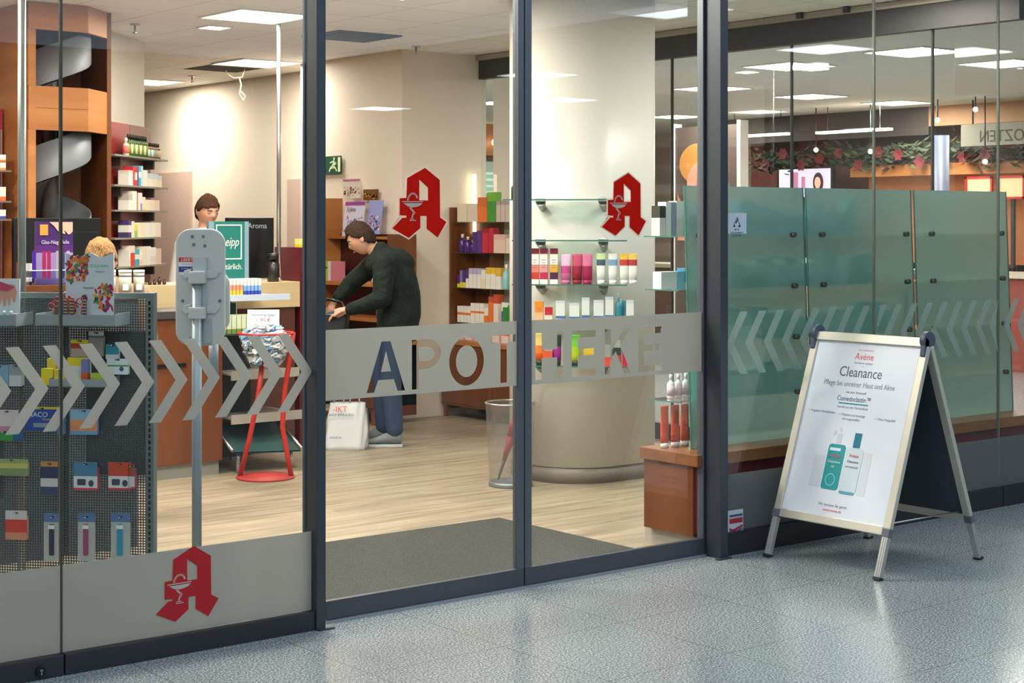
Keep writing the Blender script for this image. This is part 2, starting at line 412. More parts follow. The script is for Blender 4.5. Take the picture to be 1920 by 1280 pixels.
# ceiling lights
DIFF = mat((255, 250, 240), 0.5, emit=9.0, name='lit_diffuser')
DIFFC = mat((236, 246, 255), 0.5, emit=4.0, name='lit_diffuser_cool')
def panel(x, y, z, label, group, watts, col, sz=.56, diff=DIFF, lamp=True):
    r = empty('ceiling_light', FR((x, y, z)), label, 'light', group)
    h = sz / 2
    f = MB().box(x - h - .015, x + h + .015, y - h - .015, y - h, z - .012, z).box(x - h - .015, x + h + .015, y + h, y + h + .015, z - .012, z)
    f.box(x - h - .015, x - h, y - h, y + h, z - .012, z).box(x + h, x + h + .015, y - h, y + h, z - .012, z)
    build('frame', f, WHITE, parent=r); build('diffuser', MB().box(x - h, x + h, y - h, y + h, z - .008, z - .001), diff, parent=r)
    if lamp: area('panel_lamp', (x, y, z - .02), sz, sz, watts, col)
SL = [(2.10, 4.22, 'square ceiling light nearest the wooden tower'), (3.75, 7.12, 'square ceiling light beside the missing tile'),
      (3.85, 9.52, 'farthest square ceiling light above the medicine shelves'), (2.1, 2.62, 'square ceiling light above the entrance floor'),
      (1.2, 0.8, 'square ceiling light just inside the sliding doors'), (4.3, 0.75, 'square ceiling light above the window display'),
      (0.3, 1.2, 'square ceiling light above the perforated stand'), (-1.5, 1.2, 'square ceiling light left of the perforated stand'),
      (0.3, 2.9, 'square ceiling light above the checkout counter'), (-1.5, 3.5, 'square ceiling light above the left shelves')]
for x, y, l in SL: panel(x, y, HC, l, 'square ceiling lights in the shop', SHOP_W * (.75 if 'missing tile' in l else .6 if 'window display' in l else .32 if (x, y) == (2.10, 2.62) else 1.0 if (x, y) == (1.2, .8) else .8 if y < 1 and x > 1 else .8 if 'farthest' in l else 1), WARM)
p = onZ(402, 50, HC); panel(p.x, p.y, HC, 'small square spotlight between two big ceiling lights', None, 5, WARM, .17)
for i, (a, b, l) in enumerate([(1716, 96, 'bright panel in the mall ceiling, largest and right of the glass joint'), (1480, 123, 'mall ceiling light left below the dark header'),
            (1520, 180, 'mall ceiling light in the middle of the second row'), (1682, 192, 'mall ceiling light right in the second row'),
            (1335, 165, 'mall ceiling light crossed by the dark door post'), (1268, 218, 'mall ceiling light behind the white column'),
            (1885, 118, 'mall ceiling light at the right edge'), (945, 192, 'mall ceiling light seen left of the door stile')]):
    p = onZ(a, b, HC)
    panel(p.x, p.y, HC, l, 'ceiling lights of the mall', MALL_W, NEUT, .58, DIFF, i < 7)
for i, (a, b, l) in enumerate([(715, 203, 'farthest'), (1060, 187, 'second farthest'), (1010, 140, 'middle'), (1535, 93, 'nearest'), (1415, 210, 'right far'), (1620, 242, 'right farthest'), (1250, 20, 'close')]):
    p = onZ(a, b, 3.39); panel(p.x, -p.y, 3.4, 'square ceiling light of the passage, the %s one from the shop front' % l, 'ceiling lights of the passage', HALL_W, COLD, .72, DIFFC)
# glazed daylight roof over the passage: luminous panes between glazing bars
SKYM = mat((222, 238, 255), .5, emit=SKY_L, name='daylight_glazing')
r = empty('skylight', FR((-.9, -5.5, 3.38)), 'long glazed daylight roof above the passage', None, kind='structure')
for i in range(6):
    for j in range(4):
        x = -8.0 + i * 2.37; y = -10.4 + j * 2.45
        build('skylight_pane', MB().box(x, x + 2.31, y, y + 2.39, 3.38, 3.395), SKYM, parent=r)
# vents and detectors
r = empty('ceiling_vent', FR((3.27, 4.8, HC)), 'dark grey square air vent in the shop ceiling', 'vent')
vm = MB().box(2.98, 3.54, 4.58, 5.1, HC - .012, HC)
build('grille', vm, mat((78, 88, 98), .5), parent=r)
sl = MB()
for k in range(9): sl.box(3.0, 3.52, 4.60 + k * .055, 4.62 + k * .055, HC - .018, HC - .012)
build('slats', sl, mat((60, 68, 76), .5), parent=r)
for a, b, l in [(253, 45, 'ceiling sprinkler left beside the wooden tower'), (360, 142, 'ceiling sprinkler in front of the missing tile'), (780, 86, 'ceiling sprinkler above the cream wall corner')]:
    p = onZ(a, b, HC); r = empty('sprinkler', FR((p.x, p.y, HC)), l, 'sprinkler')
    build('rosette', MB().lathe([(.035, 0), (.035, .01)], (p.x, p.y, HC - .01), 14), STEEL, parent=r)
    build('head', MB().lathe([(.012, -.07), (.02, -.065), (.008, -.05), (.008, -.01)], (p.x, p.y, HC), 12), STEEL, parent=r)

# ================================================================== side glass wall (X = 4.9) and mall beyond
r = empty('window_4', FR((4.93, 2.7, 0)), 'glazed side wall of the shop with dark header', None, kind='structure')
build('header', MB().box(4.90, 4.98, .15, 5.42, 2.80, HC), mat((58, 56, 58), .5), parent=r)
build('header_rail', MB().box(4.87, 4.90, .15, 5.42, 2.955, 2.995), mat((168, 160, 148), .5), parent=r)
build('sill', MB().box(4.90, 4.98, .15, 5.42, 0, .12), DARK, parent=r)
for i, (a, b) in enumerate([(.15, .795), (.805, 1.957), (1.967, 3.118), (3.128, 4.28), (4.29, 5.42)]):
    build('pane', MB().box(4.93, 4.94, a, b, .12, 2.80), GLASS, parent=r)
for a in (.8, 1.962, 3.123, 4.285): build('joint', MB().box(4.925, 4.945, a - .006, a + .006, .12, HC - .04), mat((60, 62, 62), .3), parent=r)
for a in (1.4, 1.8, 2.5): build('bracket', MB().box(4.84, 4.90, a, a + .04, 2.96, 3.0), DARK, parent=r)

# mall far shops
build('wall_mall', MB().box(13.4, 13.5, -2, 10.3, 0, HC), mat((92, 44, 30), .6), label='red brown rear wall of the shop across the mall', **ST)
build('wall_mall', MB().box(14.5, 14.6, 10.2, 24, 0, HC), mat((200, 180, 160), .6), label='pale far wall of the mall', **ST)
build('wall_mall', MB().box(5, 22, 20, 20.1, 0, HC), CREAM, label='end wall of the mall', **ST)
build('trim_1', MB().box(12.9, 13.05, 6.9, 10.3, 2.66, HC), mat((74, 64, 60), .6), label='dark fascia of the shop across the mall', **ST)
build('trim_2', MB().box(12.9, 13.05, 3.0, 6.9, 2.76, HC), mat((200, 150, 110), .6), label='light brown fascia of the shop across the mall', **ST)
bm_ = MB().box(12.7, 12.9, 4.2, 7.95, 2.16, 2.3)
build('trim_3', bm_, WOODH, label='long wooden beam across the shop front of the mall', **ST)
build('trim_4', MB().box(13.0, 13.3, 3.0, 7.9, 1.1, 2.2), mat((176, 104, 56), .6, emit=.12), label='self-glowing orange brown niche wall across the mall', **ST)  # weak glow in the wall material stands in for niche lighting
# garland
GREENS = [mat((30, 44, 30), .8), mat((56, 70, 40), .8)]
r = empty('garland', FR((12.75, 6.5, 2.3)), 'green garland with red poinsettias along the wooden beam', 'garland')
g = MB()
for i in range(1700):
    y = random.uniform(3.6, 9.6); z = 2.34 + random.uniform(-.05, .19) + .04 * math.sin(y * 4); x = 12.72 + random.uniform(-.12, .1)
    a = random.uniform(0, 6.28); b = random.uniform(-.6, .9); L = random.uniform(.09, .18)
    d = Vector((.4 * math.cos(a), math.sin(a), b)).normalized(); s_ = d.orthogonal().normalized() * .025
    p = Vector((x, y, z)); g.quad([p, p + d * L * .5 + s_, p + d * L, p + d * L * .5 - s_], i % 2)
build('foliage', g, GREENS, parent=r, kind='stuff')
REDF = mat((96, 16, 22), .8)
for i in range(19):
    y = 3.7 + i * .31; z = 2.40 + .09 * math.sin(i * 2.3); f = MB()
    for k in range(6):
        a = k * math.pi / 3; d = Vector((-.25, math.cos(a), math.sin(a))); s_ = Vector((0, -math.sin(a), math.cos(a))) * .035; p = Vector((12.60, y, z))
        f.quad([p, p + d * .045 + s_, p + d * .085, p + d * .045 - s_])
    build('flower', f, REDF, parent=r)
# column in the mall
build('mall_column', MB().lathe([(.062, 0), (.062, 2.33)], (8.0, 3.03, 0), 24), mat((78, 84, 104), .5, name='bluish_column'), label='slim bluish column standing in the mall', cat='column')
build('mall_pillar', MB().box(5.6, 5.95, 5.75, 6.12, 0, HC), mat((236, 232, 226), .5), label='square white pillar in the mall left of the door stile', cat='pillar')
# view through the narrow opening beside the door stile
a = onY(898, 250, 13.0); b = onY(940, 292, 13.0)
build('wall_soffit', MB().box(a.x - .4, b.x + .9, 13.0, 13.4, b.z, HC), WOODH, label='wooden soffit of the bakery far behind', **ST)
for px_, l in ((904, 'left'), (929, 'right')):
    p = onY(px_, 267, 12.9); r = empty('globe_lamp', FR(p), 'round lit globe lamp under the far wooden soffit, %s one' % l, 'lamp')
    build('globe', MB().ball(p, .055), mat((255, 240, 214), .4, emit=5), parent=r); build('stem', MB().tube(p, (p.x, p.y, HC), .008, n=8), DARK, parent=r)
a = onY(900, 300, 12.6); b = onY(940, 375, 12.6)
r = empty('glass_display_case', FR(((a.x + b.x) / 2, 12.6, 0)), 'bright glass display case far behind the opening', 'display case')
build('case_body', MB().box(a.x - .3, b.x + .3, 12.6, 13.0, 0, b.z), WHITE, parent=r)
for k in range(4): build('glow_shelf', MB().box(a.x - .3, b.x + .3, 12.62, 13.0, b.z + .1 + k * .09, b.z + .12 + k * .09), mat((200, 222, 214), .3, emit=.5), parent=r)  # shelves glow by their own material so the case looks lit
build('case_back', MB().box(a.x - .3, b.x + .3, 12.98, 13.0, b.z, a.z), mat((190, 214, 200), .4), parent=r)
area('mall_fill', (6.9, 7.2, HC - .03), .5, .5, 60, NEUT)  # added fill with no fixture, brightens the white pillar and narrow opening
# screens
r = empty('screen_wall', FR((12.6, 8.6, 1.9)), 'lit advertising screen with a woman portrait across the mall', 'screen')
build('casing', MB().box(12.62, 12.66, 8.15, 9.1, 0, 2.28), BLACK, parent=r)
build('display', MB().box(12.60, 12.62, 8.2, 9.05, 1.92, 2.28), mat((196, 190, 226), .4, emit=.9), parent=r)
fp = plane_frame((12.595, 8.38, 1.98), (0, -1, 0), (0, 0, 1))
shape('portrait', [arc(0, .12, .085, .13, 0, 360, 20)], .003, mat((70, 40, 40), .5), fp, r, z=.002)
shape('portrait_face', [arc(-.005, .12, .05, .075, 0, 360, 20)], .003, mat((230, 180, 160), .5, emit=.4), fp, r, z=.006)
shape('product_picture', [rect(-.42, -.34, .02, .26), rect(-.28, -.22, .05, .2)], .003, mat((190, 120, 150), .5, emit=.3), fp, r, z=.002)
# red framed posters
for y0, y1, l in [(5.75, 6.12, 'red framed lit poster, left one of two at the right edge'), (5.32, 5.68, 'red framed lit poster, right one of two at the right edge')]:
    r = empty('framed_poster', FR((12.55, (y0 + y1) / 2, 1.86)), l, 'poster')
    f = MB().box(12.55, 12.58, y0, y1, 1.86, 1.885).box(12.55, 12.58, y0, y1, 2.10, 2.125).box(12.55, 12.58, y0, y0 + .025, 1.86, 2.125).box(12.55, 12.58, y1 - .025, y1, 1.86, 2.125)
    build('frame', f, mat((200, 30, 30), .5), parent=r)
    build('sheet', MB().box(12.56, 12.575, y0 + .02, y1 - .02, 1.88, 2.105), mat((226, 196, 150), .5, emit=.35), parent=r)
    build('stand', MB().box(12.58, 12.62, (y0 + y1) / 2 - .02, (y0 + y1) / 2 + .02, 0, 2.0), DARK, parent=r)
# shop counters in the mall
for i, (y0, y1, c, l) in enumerate([(2.6, 5.6, (150, 70, 60), 'long red brown counter at the right edge of the mall'), (6.4, 8.6, (190, 150, 110), 'beige counter below the wooden beam'), (9.6, 12, (120, 90, 70), 'brown display counter behind the white column')]):
    r = empty('mall_counter', FR((12, (y0 + y1) / 2, 0)), l, 'counter')
    build('body', MB().box(11.6, 12.2, y0, y1, 0, 1.0), mat(c, .5), parent=r); build('top', MB().box(11.55, 12.25, y0 - .03, y1 + .03, 1.0, 1.05), mat((210, 200, 180), .4), parent=r)
# large portrait poster near the header post
r = empty('portrait_poster', FR((9, 6.8, 0)), 'tall beauty poster showing an orange haired head beside the door post', 'poster')
p0, p1 = onX(1266, 232, 9), onX(1384, 232, 9)
build('board', MB().box(9.0, 9.08, p1.y, p0.y, 0.3, 2.62), mat((90, 76, 70), .5), parent=r)
for q in (p0.y, p1.y - .05): build('board_frame', MB().box(8.98, 9.1, q, q + .05, 0, 2.66), mat((232, 224, 214), .5), parent=r)
fp = plane_frame((8.999, (p0.y + p1.y) / 2, 2.0), (0, -1, 0), (0, 0, 1))
shape('poster_hair', [arc(-.12, .22, .28, .22, 0, 360, 28)], .003, mat((206, 138, 66), .6), fp, r)
shape('poster_skin', [arc(-.02, .02, .26, .24, 0, 360, 28), ], .003, mat((226, 158, 132), .6), fp, r, z=.004)
shape('poster_shoulder', [[(-.42, -.6), (.42, -.6), (.42, -.05), (.1, -.16), (-.3, -.3), (-.42, -.1)]], .003, mat((214, 140, 112), .6), fp, r, z=.007)
shape('poster_cheek', [arc(-.02, .0, .12, .09, 0, 360, 20)], .002, mat((214, 120, 120), .6), fp, r, z=.012)
# yellow flag strip
build('wall_sign', MB().box(6.0, 6.04, 4.56, 4.60, 1.95, 2.36), mat((214, 180, 60), .5), label='narrow yellow sign strip right of the white column', cat='sign')
bpy.data.objects['wall_sign'].location.x = 5.0
# reflected sign put in as a solid board with mirrored letters
fr = plane_frame((12.38, 5.9, 2.50), (0, -1, 0), (0, 0, 1))
r = empty('reflected_sign', FR((12.52, 5.75, 2.36)), 'grey board with mirrored letters modelling a reflected sign at the right edge', 'sign')
build('sign_board', MB().box(12.38, 12.42, 4.9, 6.05, 2.47, 2.72), mat((150, 146, 132), .5), parent=r)
for y in (5.2, 5.9): build('sign_rod', MB().tube((12.4, y, 2.72), (12.4, y, HC), .01), DARK, parent=r)
o = text('OZTEN', .19, mat((40, 44, 36), .5), fr @ Matrix.Diagonal((-1, 1, 1, 1)), r, x=-.40, y=0.01, z=0.002, sx=.95)
# round lamps in mall
for a, b, l in [(1530, 281, 'lit round spotlight left of the garland'), (1632, 284, 'lit round spotlight in front of the garland'), (1758, 225, 'lit round spotlight beside the brown fascia'),
                (1829, 205, 'small lit spotlight under the light brown fascia'), (1847, 303, 'small warm spotlight right below the garland')]:
    p = onX(a, b, 12.0); r = empty('spotlight', FR((p.x, p.y, p.z)), l, 'spotlight', None)
    build('bulb', MB().ball(p, .028), mat((255, 240, 210), .4, emit=8), parent=r)
    build('stem', MB().tube(p, (p.x, p.y, HC), .008, n=8), DARK, parent=r)
for a, b, l in [(1600, 248, 'linear lit tube lamp, longer one above the garland'), (1420, 256, 'linear lit tube lamp left across the mall')]:
    p = onX(a, b, 12.0); r = empty('tube_lamp', FR((p.x, p.y, p.z)), l, 'lamp')
    build('tube', MB().box(p.x - .05, p.x + .05, p.y - .55, p.y + .55, p.z, p.z + .03), mat((255, 232, 210), .4, emit=3.5), parent=r)
    [build('rod', MB().tube((p.x, p.y + q, p.z + .03), (p.x, p.y + q, HC), .006, n=6), DARK, parent=r) for q in (-.4, .4)]

# ================================================================== FACADE
YG = -.045                                     # glass plane of the fixed panes
def pane_plane(Y): return plane_frame((0, Y, 0), (1, 0, 0), (0, 0, 1))
def px2(p, Y): q = onY(p[0], p[1], Y); return (q.x, q.z)
# logo outline (metres from its centre)
LO = [(727, 180), (935, 350), (940, 880), (1030, 945), (905, 1165), (750, 1040), (750, 860), (660, 860), (660, 1030), (500, 1170), (262, 1035), (410, 885), (465, 885), (462, 855), (370, 850), (370, 610), (465, 605), (475, 325)]
LH = [(645, 345), (770, 460), (770, 640), (645, 640)]
def lg(pts): return [px2((700 + x / 7.53, 290 + y / 7.53), 0) for x, y in pts]
lo, lh = lg(LO), lg(LH)
cxl = sum(p[0] for p in lo) / len(lo); czl = (max(p[1] for p in lo) + min(p[1] for p in lo)) / 2
nz = lambda L: [(x - cxl, z - czl) for x, z in L]
lo, lh = nz(lo), nz(lh)
def offset(poly, d):
    n = len(poly); out = []
    ar = sum(poly[i][0] * poly[(i + 1) % n][1] - poly[(i + 1) % n][0] * poly[i][1] for i in range(n)); sg = 1 if ar > 0 else -1
    for i in range(n):
        a, b, c_ = Vector(poly[i - 1]), Vector(poly[i]), Vector(poly[(i + 1) % n])
        e1 = (b - a).normalized(); e2 = (c_ - b).normalized(); n1 = Vector((e1.y, -e1.x)) * sg; n2 = Vector((e2.y, -e2.x)) * sg
        m_ = (n1 + n2); m_ = m_ / max(m_.length, .2); k = d / max(.45, m_.dot(n1)); out.append((b.x + m_.x * k, b.y + m_.y * k))
    return out
def stroke(pts, w_):
    L = []; Rr = []
    for i, p in enumerate(pts):
        a = Vector(pts[max(i - 1, 0)]); b = Vector(pts[min(i + 1, len(pts) - 1)]); d = (b - a).normalized(); n = Vector((-d.y, d.x)) * w_ / 2
        L.append((p[0] + n.x, p[1] + n.y)); Rr.append((p[0] - n.x, p[1] - n.y))
    return L + Rr[::-1]
CREAMF = film('sticker_cream', (226, 212, 200), 0.0, 0.4)
def logo(parent, Y, cx, cz, sc, outline=True, redm=RED):
    # everything sits just in front of the pane, facing the passage
    f = pane_plane(Y) @ Matrix.Translation((cx, cz, 0)) @ Matrix.Diagonal((sc, sc, 1, 1))
    wm = CREAMF
    if outline: shape('logo_border', [offset(lo, .0065), offset(lh, -.0045)], .001, wm, f, parent, z=.0005)
    rd = shape('logo_letter', [lo, lh], .001, redm, f, parent, z=.002)
    q = lambda P: nz(lg(P))
    shape('logo_chalice', [q([(400, 652), (695, 652), (695, 664), (400, 664)]), q([(420, 678), (688, 678), (655, 712), (600, 732), (540, 740), (480, 725)]),
        stroke(q([(520, 742), (548, 775), (580, 808), (572, 832), (552, 850), (545, 890)]), .0035), stroke(q([(505, 742), (535, 780), (560, 812), (548, 835), (535, 890)]), .003),
        q([(515, 898), (570, 898), (575, 908), (512, 908)]), q([(505, 920), (598, 920), (598, 930), (505, 930)])], .001, wm, f, parent, z=.0035)
    shape('logo_snake', [stroke(q([(480, 645), (487, 605), (505, 570), (530, 548), (558, 542), (585, 552), (605, 578), (614, 610)]), .0075)], .001, wm, f, parent, z=.0035)
    shape('logo_snake_line', [stroke(q([(480, 645), (487, 605), (505, 570), (530, 548), (558, 542), (585, 552), (603, 575)]), .0018)], .0005, redm, f, parent, z=.0047)
    return rd
def pane(parent, x0, x1, z0, z1, Y, edges=True):
    return build('glass_pane', MB().box(x0, x1, Y, Y + .01, z0, z1), GLASS, parent=parent)
def chev(x, right=True, w_=.060, dx=.118, zt=1.165, zb=.862, yz=None):
    zm = (zt + zb) / 2
    if right: return [(x, zt), (x + w_, zt), (x + w_ + dx, zm), (x + w_, zb), (x, zb), (x + dx, zm)]
    return [(x, zt), (x - w_, zt), (x - w_ - dx, zm), (x - w_, zb), (x, zb), (x - dx, zm)]
# left fixed windows
XL = -1.127
for n_, x0, x1, lab in [('window_1', -2.6, XL - .003, 'frameless fixed shop window at the left edge'), ('window_2', XL + .003, -.10, 'frameless fixed shop window left of the sliding doors')]:
    r = empty(n_, FR(((x0 + x1) / 2, YG, 0)), lab, None, kind='structure')
    pane(r, x0, x1, .08, HC, YG)
    xe = x1 + (.004 if n_ == 'window_2' else 0)
    build('bottom_rail', MB().box(x0, xe, -.075, -.01, 0, .075), DARK, parent=r, bevel=.003)
    build('frosted_film', MB().box(x0, xe, YG - .0015, YG - .0005, .076, .385), FILM, parent=r)
    if n_ == 'window_1':
        build('edge_joint', MB().box(x1 - .002, x1 + .007, YG - .002, YG + .012, .0, HC), mat((58, 62, 52), .25), parent=r)
        q = onY(75, 1260, -.075)
        k = MB().tube((q.x, -.078, q.z + .005), (q.x, -.088, q.z + .005), .017, n=20); build('lock', k, BLACK, parent=r)
        build('keyhole', MB().tube((q.x, -.088, q.z + .008), (q.x, -.090, q.z + .008), .005, n=10).box(q.x - .002, q.x + .002, -.09, -.088, q.z - .008, q.z + .008), STEEL, parent=r)
    W2 = r
    if n_ == 'window_1': W1 = r
# chevrons .1353 m apart, counted from the last one by the post
xe = onY(585, 695, YG).x
fpp = pane_plane(YG - .0005)
for k in range(11):
    tip = xe - k * .1353
    x = tip - .157
    par = W2 if x > XL + .01 else W1
    if x < XL < tip:       # sticker runs over the joint: cut in two
        full = chev(x, True, .049, .108)
        def clip(poly, xc, keep_right):
            out = []
            for i in range(len(poly)):
                a, b = poly[i - 1], poly[i]; ia = (a[0] >= xc) == keep_right; ib = (b[0] >= xc) == keep_right
                if ia != ib: t = (xc - a[0]) / (b[0] - a[0]); out.append((xc, a[1] + t * (b[1] - a[1])))
                if ib: out.append(b)
            return out
        for kr, pp in ((True, W2), (False, W1)):
            if kr: shape('chevron', [clip(full, XL + .006, True)], .001, FILM, fpp, pp)
            else:
                u_ = [(x, 1.165), (min(x + .049, XL - .006), 1.165), (XL - .006, 1.165 - max(0, (XL - .006 - x - .049)) / .108 * .1515), (XL - .006, 1.165 - min(1, (XL - .006 - x) / .108) * .1515), ]
                shape('chevron', [u_], .001, FILM, fpp, pp)
                shape('chevron', [[(a, 2.027 - b) for a, b in u_]], .001, FILM, fpp, pp)
    else: shape('chevron', [chev(x, True, .049, .108)], .001, FILM, fpp, par)
logo(W2, YG - .002, -.645, .255, .93, False, mat((178, 12, 26), .45, name='sign_red_deep'))
# posts
def post(n_, x0, x1, y0, y1, lab):
    r = empty(n_, FR(((x0 + x1) / 2, (y0 + y1) / 2, 0)), lab, None, kind='structure')
    build('post', MB().box(x0, x1, y0, y1, 0, HC), FRAME, parent=r, bevel=.003)
    return r
r = post('trim_5', -.095, -.053, -.085, -.001, 'dark aluminium post left of the sliding doors')
build('foot_plate', MB().box(-.09, -.02, -.10, -.085, 0, .006), FRAME, parent=r)
build('inner_frame', MB().box(-.101, -.057, -.002, .012, .0, HC), mat((70, 84, 100), .4, .3), parent=r)
r = post('trim_6', 2.135, 2.186, -.10, .03, 'dark aluminium post right of the sliding doors')
build('foot_plate', MB().box(2.10, 2.19, -.125, -.10, 0, .005), FRAME, parent=r)
# sliding doors
BT, BB = 1.168, .885
def letter(n_, x0, x1, z0, z1):
    s_ = .036; w_ = x1 - x0; h_ = z1 - z0; P = lambda L: [(x0 + a, z0 + b) for a, b in L]
    if n_ == 'A':
        return [P([(0, 0), (s_ * 1.05, 0), (w_ * .5 * .60, h_ * .24), (w_ - w_ * .5 * .60, h_ * .24), (w_ - s_ * 1.05, 0), (w_, 0), (w_ / 2 + s_ * .62, h_), (w_ / 2 - s_ * .62, h_)]),
                P([(w_ * .37, h_ * .40), (w_ * .63, h_ * .40), (w_ * .5, h_ * .80)])]
    if n_ == 'P':
        o_ = [(0, 0), (s_, 0), (s_, h_ * .40), (w_ * .5, h_ * .40)] + arc(w_ * .52, h_ * .70, w_ * .48, h_ * .30, -90, 90, 16)[1:] + [(0, h_)]
        i_ = [(s_, h_ * .40 + s_ * .9), (w_ * .5, h_ * .40 + s_ * .9)] + arc(w_ * .52, h_ * .70, w_ * .48 - s_, h_ * .30 - s_ * .9, -90, 90, 16)[1:] + [(s_, h_ - s_ * .9)]
        return [P(o_), P(i_)]
    if n_ == 'O': return [P(arc(w_ / 2, h_ / 2, w_ / 2, h_ / 2, 0, 360, 36)[:-1]), P(arc(w_ / 2, h_ / 2, w_ / 2 - s_, h_ / 2 - s_, 0, 360, 36)[:-1])]
    if n_ == 'T': return [P([(w_ / 2 - s_ / 2, 0), (w_ / 2 + s_ / 2, 0), (w_ / 2 + s_ / 2, h_ - s_ * .9), (w_, h_ - s_ * .9), (w_, h_), (0, h_), (0, h_ - s_ * .9), (w_ / 2 - s_ / 2, h_ - s_ * .9)])]
    if n_ == 'H':
        m_ = h_ * .46; return [P([(0, 0), (s_, 0), (s_, m_), (w_ - s_, m_), (w_ - s_, 0), (w_, 0), (w_, h_), (w_ - s_, h_), (w_ - s_, m_ + s_), (s_, m_ + s_), (s_, h_), (0, h_)])]
    if n_ == 'E':
        m_ = h_ * .46; q = s_ * .85; return [P([(0, 0), (w_, 0), (w_, q), (s_, q), (s_, m_), (w_ * .92, m_), (w_ * .92, m_ + q), (s_, m_ + q), (s_, h_ - q), (w_, h_ - q), (w_, h_), (0, h_)])]
    if n_ == 'K':
        return [P([(0, 0), (s_, 0), (s_, h_ * .32), (w_ * .42, h_ * .50), (w_ - s_ * 1.15, 0), (w_, 0), (w_ * .60, h_ * .62), (w_ * .98, h_), (w_ * .98 - s_ * 1.15, h_), (s_, h_ * .48), (s_, h_), (0, h_)])]
LZ0, LZ1 = .903, 1.110
L1 = [('A', .201, .392), ('P', .426, .575), ('O', .618, .803), ('T', .845, .978)]
L2 = [('H', 1.09, 1.250), ('E', 1.300, 1.443), ('K', 1.498, 1.660), ('E', 1.707, 1.855)]
def door(n_, x0, x1, gl0, gl1, lets, lab, lx, lz, lsc):
    r = empty(n_, FR(((x0 + x1) / 2, 0.02, 0)), lab, None, kind='structure')
    rail = onY(700, 1120, 0).z
    build('glass_pane', MB().box(gl0, gl1, .012, .022, .080, HC - .06), GLASS, parent=r)
    build('bottom_rail', MB().box(x0, x1, 0, .026, .012, .086), FRAME2 if 0 else mat((76, 80, 88), .42, .3), parent=r, bevel=.002)
    build('top_rail', MB().box(x0, x1, 0, .04, HC - .06, HC), FRAME, parent=r)
    sides = [(x0, gl0), (gl1, x1)]
    for a, b in sides:
        if b - a > .003: build('stile', MB().box(a, b, 0, .04, .086, HC - .06), FRAME2, parent=r, bevel=.002)
    f = pane_plane(.0115)
    polys = [rect(gl0, gl1, BB, BT)]
    for (ch, a, b) in lets: polys += letter(ch, a, b, LZ0, LZ1)
    shape('frosted_band', polys, .001, FILM, f, r, label='frosted band with the word cut out clear')
    logo(r, .010, lx, lz, lsc)
    return r
door('door_1', .002, 1.016, .004, .984, L1, 'left sliding glass door with frosted lettering band', .452, 1.68, 1.0)
door('door_2', 1.022, 2.128, 1.060, 2.118, L2, 'right sliding glass door with frosted lettering band', 1.603, 1.682, .985)
build('trim_7', MB().box(1.0165, 1.0215, .01, .03, .012, HC), BLACK, label='black rubber seal between the sliding doors', **ST)
build('trim_8', MB().box(0, 2.13, -.012, .045, 0, .010), mat((170, 176, 184), .35, .6), label='metal threshold under the sliding doors', **ST)
# right fixed windows
XR = [2.184, 3.335, 4.42, 6.2]
q = onY(1380, 418, YG)
for i in range(3):
    x0, x1 = XR[i] + .003, XR[i + 1] - .003
    r = empty('window_%d' % (5 + i), FR(((x0 + x1) / 2, YG, 0)), ['frameless shop window behind the sandwich board', 'frameless shop window right of the sandwich board', 'frameless shop window at the right edge'][i], None, kind='structure')
    pane(r, x0, x1, .11, HC, YG)
    build('bottom_rail', MB().box(x0, x1, -.075, -.01, 0, .11), DARK, parent=r, bevel=.003)
    build('frosted_film', MB().box(x0, x1, YG - .0015, YG - .0005, .111, .385), film('frosted_film_dimmed', (150, 154, 154), .30, .5) if i == 0 else bpy.data.materials['frosted_film_dimmed'], parent=r)  # same film; the dimmer light behind it put into a darker, clearer copy
    build('edge_joint', MB().box(x1 - .002, x1 + .008, YG - .002, YG + .012, 0, HC), mat((120, 126, 112), .25, .3), parent=r)
    f = pane_plane(YG - .0005)
    st = .1615 * .92
    k0 = 0
    for k in range(40):
        xr = 2.378 + k * .1316
        if xr - .150 < x0 or xr > x1:
            if not (x0 < xr - .075 < x1): continue
            pl = chev(xr, False, .052, .098)
            if xr - .150 < x0: pl = [(max(a, x0 + .002), b) for a, b in pl]
            else: pl = [(min(a, x1 - .004), b) for a, b in pl]
        else: pl = chev(xr, False, .052, .098)
        shape('chevron', [pl], .001, FILMT, f, r)
    if i == 0:
        s0, s1 = onY(1365, 399, YG), onY(1399, 438, YG)
        build('notice_sticker', MB().box(2.235, s1.x, YG - .002, YG - .0005, s1.z, s0.z), mat((190, 200, 208), .5), parent=r)
        ff = pane_plane(YG - .002) @ Matrix.Translation(((2.235 + s1.x) / 2, s0.z, 0))
        shape('notice_symbol', [stroke([(-.022, -.062), (0, -.020), (.022, -.062)], .004), stroke([(-.008, -.05), (.008, -.026)], .007), rect(-.024, -.012, -.068, -.06), rect(.010, .024, -.068, -.06)], .0005, DARK, ff, r, z=.0003)
        text('BITTE', .013, DARK, ff, r, y=-.085, z=.0003, t=.0004); text('RAUCHVERBOT', .012, DARK, ff, r, y=-.100, z=.0003, t=.0004); text('BEACHTEN', .012, DARK, ff, r, y=-.114, z=.0003, t=.0004)

# ================================================================== DOOR MAT
build('door_mat', MB().box(-.28, 1.97, .06, 1.397, 0, .006), MATM, label='large dark grey entrance mat inside the sliding doors', cat='mat')

